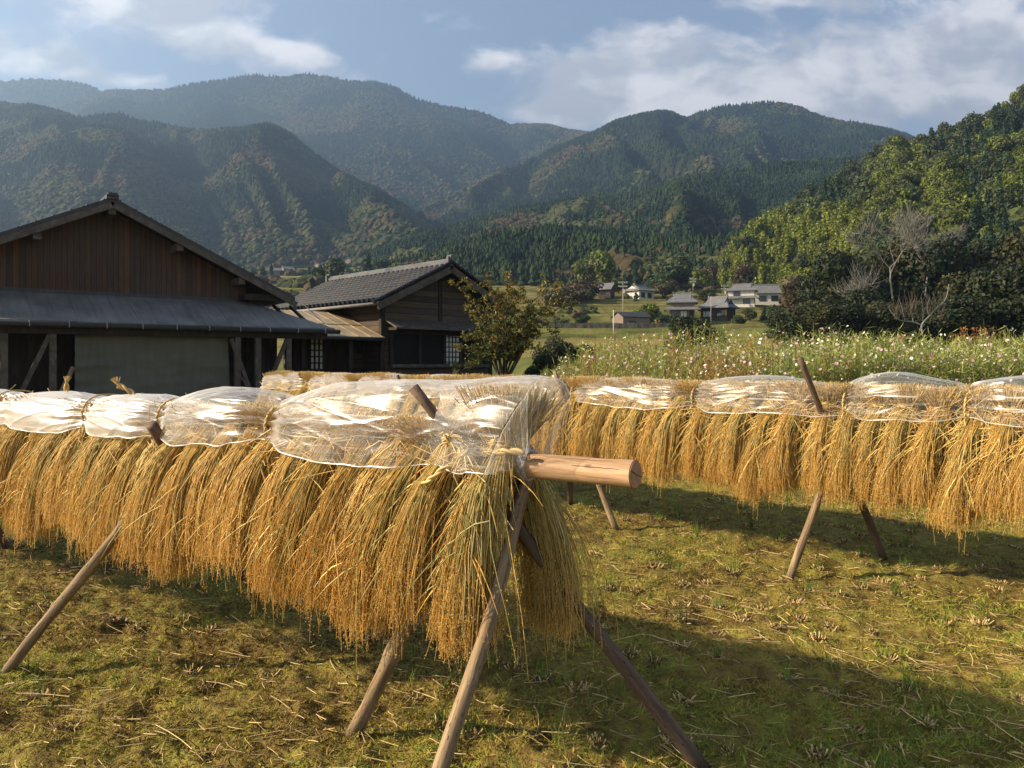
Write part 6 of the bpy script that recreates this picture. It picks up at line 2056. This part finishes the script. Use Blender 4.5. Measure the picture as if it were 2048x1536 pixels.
def field_cover():
    rng = np.random.default_rng(77)
    # short moss and weed blades
    n = 260000
    x, y = wedge(rng, n, 1.85, 13, 0.9)
    z = ground_z(x, y)
    tone = fbm(x * 1.3, y * 1.3, 71, 3) + rng.normal(0, 0.09, n)
    dens = fbm(x * 3.1, y * 3.1, 72, 3)
    k = dens + rng.normal(0, 0.08, n) > 0.40
    x, y, z, tone = x[k], y[k], z[k], tone[k]; n = len(x)
    pal = np.array([(0.10, 0.060, 0.02), (0.21, 0.135, 0.036), (0.32, 0.255, 0.05), (0.28, 0.26, 0.042), (0.22, 0.255, 0.038)])
    idx = np.clip(((tone - 0.35) / 0.42 * 5).astype(int), 0, 4)
    c = pal[idx] * rng.uniform(0.6, 1.35, (n, 1))
    h = rng.uniform(0.006, 0.024, n) * (1 + 0.3 * (idx > 2)); wd = rng.uniform(0.0015, 0.004, n) * (1 + y / 8)
    a = rng.uniform(0, 6.28, n)
    b = np.stack([x, y, z - 0.003], -1)
    side = np.stack([np.cos(a), np.sin(a), 0 * a], -1) * wd[:, None]
    tip = b + np.stack([rng.normal(0, 1, n) * h * 1.1, rng.normal(0, 1, n) * h * 1.1, h], -1)
    V = np.stack([b - side, b + side, tip], 1).reshape(-1, 3)
    mb = MB(); mb.add(V, None, np.arange(n * 3).reshape(n, 3), np.repeat(c, 3, 0))
    o = mb.build('moss_and_weeds', M['blades']); tag(o, 'low moss and brown weeds covering the harvested field', 'ground cover', kind='stuff')
    # straw litter
    n = 7500
    x, y = wedge(rng, n, 1.9, 12, 0.95)
    near2 = np.abs((x - 2.46) * 0.7267 + (y - 5.65) * 0.687 + 0.9) < 1.3
    near1 = np.abs((x - 0.415) * 0.5708 + (y - 2.6) * 0.8211) < 0.9
    k = (rng.uniform(0, 1, n) < 0.35) | near2 | (near1 & (rng.uniform(0, 1, n) < 0.6))
    x, y = x[k], y[k]; n = len(x)
    a = rng.normal(0.0, 0.9, n) + math.radians(-25); L = rng.uniform(0.010, 0.052, n) * (1 + (rng.uniform(0, 1, n) > 0.88) * 1.6)
    t = np.array((-1, -0.35, 0.35, 1.0))
    bend = rng.normal(0, 0.035, n)
    X = x[:, None] + np.cos(a)[:, None] * L[:, None] * t - np.sin(a)[:, None] * (L * bend)[:, None] * (1 - t ** 2) * 2
    Y = y[:, None] + np.sin(a)[:, None] * L[:, None] * t + np.cos(a)[:, None] * (L * bend)[:, None] * (1 - t ** 2) * 2
    Z = ground_z(X, Y).max(axis=1, keepdims=True) + 0.006 + rng.uniform(0, 0.008, (n, 1)) + t[None] * rng.normal(0, 0.006, (n, 1))
    c = np.array((0.50, 0.36, 0.16)) * rng.uniform(0.35, 1.2, (n, 1))
    mb = MB(); mb.tubes(np.stack([X, Y, Z], -1), rng.uniform(0.0009, 0.0025, (n, 1)) * np.array((1, 1, 1, 0.8)), 4, c)
    o = mb.build('straw_litter', M['straw'], smooth=True); tag(o, 'scattered cut straws lying on the mossy field', 'straw', kind='stuff')
    # fallen leaves and crumbs of soil
    n = 1500
    x, y = wedge(rng, n, 1.9, 8, 0.9); z = ground_z(x, y) + 0.012
    d = rng.normal(0, 1, (n, 3)); d[:, 2] *= 0.3; d /= np.linalg.norm(d, axis=1, keepdims=True)
    w = np.cross(d, np.array((0, 0, 1.0)) + rng.normal(0, 0.3, (n, 3)))
    pal = np.array([(0.16, 0.045, 0.025), (0.09, 0.045, 0.022), (0.20, 0.10, 0.04), (0.05, 0.032, 0.02)])
    s_ = rng.uniform(0.004, 0.013, (n, 1))
    mb = MB(); mb.cards(np.stack([x, y, z], -1), d * s_, w * s_ * 0.7, pal[rng.choice(4, n, p=(0.2, 0.35, 0.15, 0.3))])
    o = mb.build('leaf_litter', M['blades']); tag(o, 'small reddish dead leaves lying in the moss', 'leaves', kind='stuff')
    # soft grass sprouts
    n = 900
    x, y = wedge(rng, n, 2.0, 11, 0.95)
    k = fbm(x * 0.9, y * 0.9, 55, 2) > 0.54
    x, y = x[k], y[k]; n = len(x); m_ = 7
    i = np.repeat(np.arange(n), m_)
    bx = x[i] + rng.normal(0, 0.012, n * m_); by = y[i] + rng.normal(0, 0.012, n * m_)
    b = np.stack([bx, by, ground_z(bx, by)], -1)
    h = rng.uniform(0.03, 0.085, n * m_)
    ln = rng.normal(0, 0.3, (n * m_, 2)) * h[:, None]
    p1 = b + np.stack([ln[:, 0] * 0.35, ln[:, 1] * 0.35, h * 0.6], -1); p2 = b + np.stack([ln[:, 0], ln[:, 1], h], -1)
    mb = MB(); mb.tubes(np.stack([b, p1, p2], 1), np.array([0.0018, 0.0014, 0.0004]), 3, np.array((0.14, 0.19, 0.035)) * rng.uniform(0.6, 1.3, (n * m_, 1)))
    o = mb.build('grass_sprouts', M['blades']); tag(o, 'thin bright green grass sprouts dotted over the field', 'grass', kind='stuff')


field_cover()


def stubble_mesh(seed, sprouts):
    rng = np.random.default_rng(seed)
    mb = MB()
    n = 26
    a = rng.uniform(0, 6.28, n); r = 0.032 * np.sqrt(rng.uniform(0, 1, n))
    b = np.stack([r * np.cos(a), r * np.sin(a), np.full(n, -0.012)], -1)
    h = rng.uniform(0.012, 0.040, n)
    tip = b + np.stack([r * np.cos(a) * 0.7 + rng.normal(0, 0.006, n), r * np.sin(a) * 0.7 + rng.normal(0, 0.006, n), h], -1)
    mb.tubes(np.stack([b, (b + tip) / 2, tip], 1), rng.uniform(0.002, 0.0034, (n, 1)) * np.ones((1, 3)), 5, np.array((0.50, 0.36, 0.16)) * rng.uniform(0.5, 1.25, (n, 1)), cap=True)
    # soil and moss skirt
    d = rng.normal(0, 1, (40, 3)); d /= np.linalg.norm(d, axis=1, keepdims=True); w = np.cross(d, rng.normal(0, 1, (40, 3)))
    c = np.stack([rng.normal(0, 0.03, 40), rng.normal(0, 0.03, 40), rng.uniform(0, 0.014, 40)], -1)
    mb.cards(c, d * 0.010, w * 0.005, np.array((0.11, 0.07, 0.028)) * rng.uniform(0.5, 1.4, (40, 1)))
    st = mb.mesh('cut_stalks', M['straw'])
    if not sprouts: return st, None
    n = sprouts
    b = np.stack([rng.normal(0, 0.018, n), rng.normal(0, 0.018, n), np.zeros(n)], -1)
    h = rng.uniform(0.05, 0.125, n); l = rng.normal(0, 0.16, (n, 2)) * h[:, None]
    m = MB(); m.tubes(np.stack([b, b + np.stack([l[:, 0] * 0.3, l[:, 1] * 0.3, h * 0.55], -1), b + np.stack([l[:, 0], l[:, 1], h], -1)], 1), np.array([0.0017, 0.0014, 0.0004]), 3,
                      np.array((0.14, 0.22, 0.035)) * rng.uniform(0.65, 1.3, (n, 1)))
    return st, m.mesh('sprouts', M['blades'])


def stubble():
    rng = np.random.default_rng(91)
    plain = [stubble_mesh(700 + k, 0) for k in range(4)]
    green = [stubble_mesh(720 + k, 8 + 4 * k) for k in range(4)]
    sp = []
    for i in range(-40, 60):
        for j in range(-10, 60):
            p = row(2, 0, 0) + D2 * (i * 0.21) + N2 * (j * 0.30 - 3.0)
            x, y = p[0] + rng.normal(0, 0.025), p[1] + rng.normal(0, 0.025)
            if y < 2.05 or y > 11: continue
            px = 1024 + F * x / y
            if px < -30 or px > 2080: continue
            sp.append((y, x))
    keep = [q for q in sp if rng.uniform() < (0.42 if q[1] > 0.2 else 0.3)]
    keep.sort()
    for y, x in keep[:295]:
        g = rng.uniform() < 0.42
        st, spr = (green if g else plain)[int(rng.integers(0, 4))]
        e = empty('rice_stubble', (x, y, float(ground_z(x, y)) + 0.004), float(rng.uniform(0, 6.28)))
        k = rng.uniform(0.85, 1.3); e.scale = (k, k, k * rng.uniform(0.7, 1.15))
        obj_from('cut_stalks', st, e)
        if spr is not None: obj_from('sprouts', spr, e)
        tag(e, 'cut rice stubble clump with fresh green shoots in the mossy field' if g else 'dry cut rice stubble clump without shoots in the mossy field', 'stubble',
            'stubble clumps with green shoots' if g else 'dry stubble clumps')


stubble()

# ------------------------------------------------------------------ haze
m = MB(); m.box((-4200, -120, -2.0), (4200, 3400, 1075))
hz = m.build('haze', None)
hm, nt, out = new_mat('valley_haze')
pv = nt.node('ShaderNodeVolumePrincipled')
pv.inputs['Color'].default_value = (0.40, 0.60, 0.92, 1)
pv.inputs['Density'].default_value = 0.00030
pv.inputs['Anisotropy'].default_value = 0.5
nt.l.new(pv.outputs[0], out.inputs[1])
hz.data.materials.append(hm)
tag(hz, 'thin blue haze filling the valley', 'haze', kind='stuff')
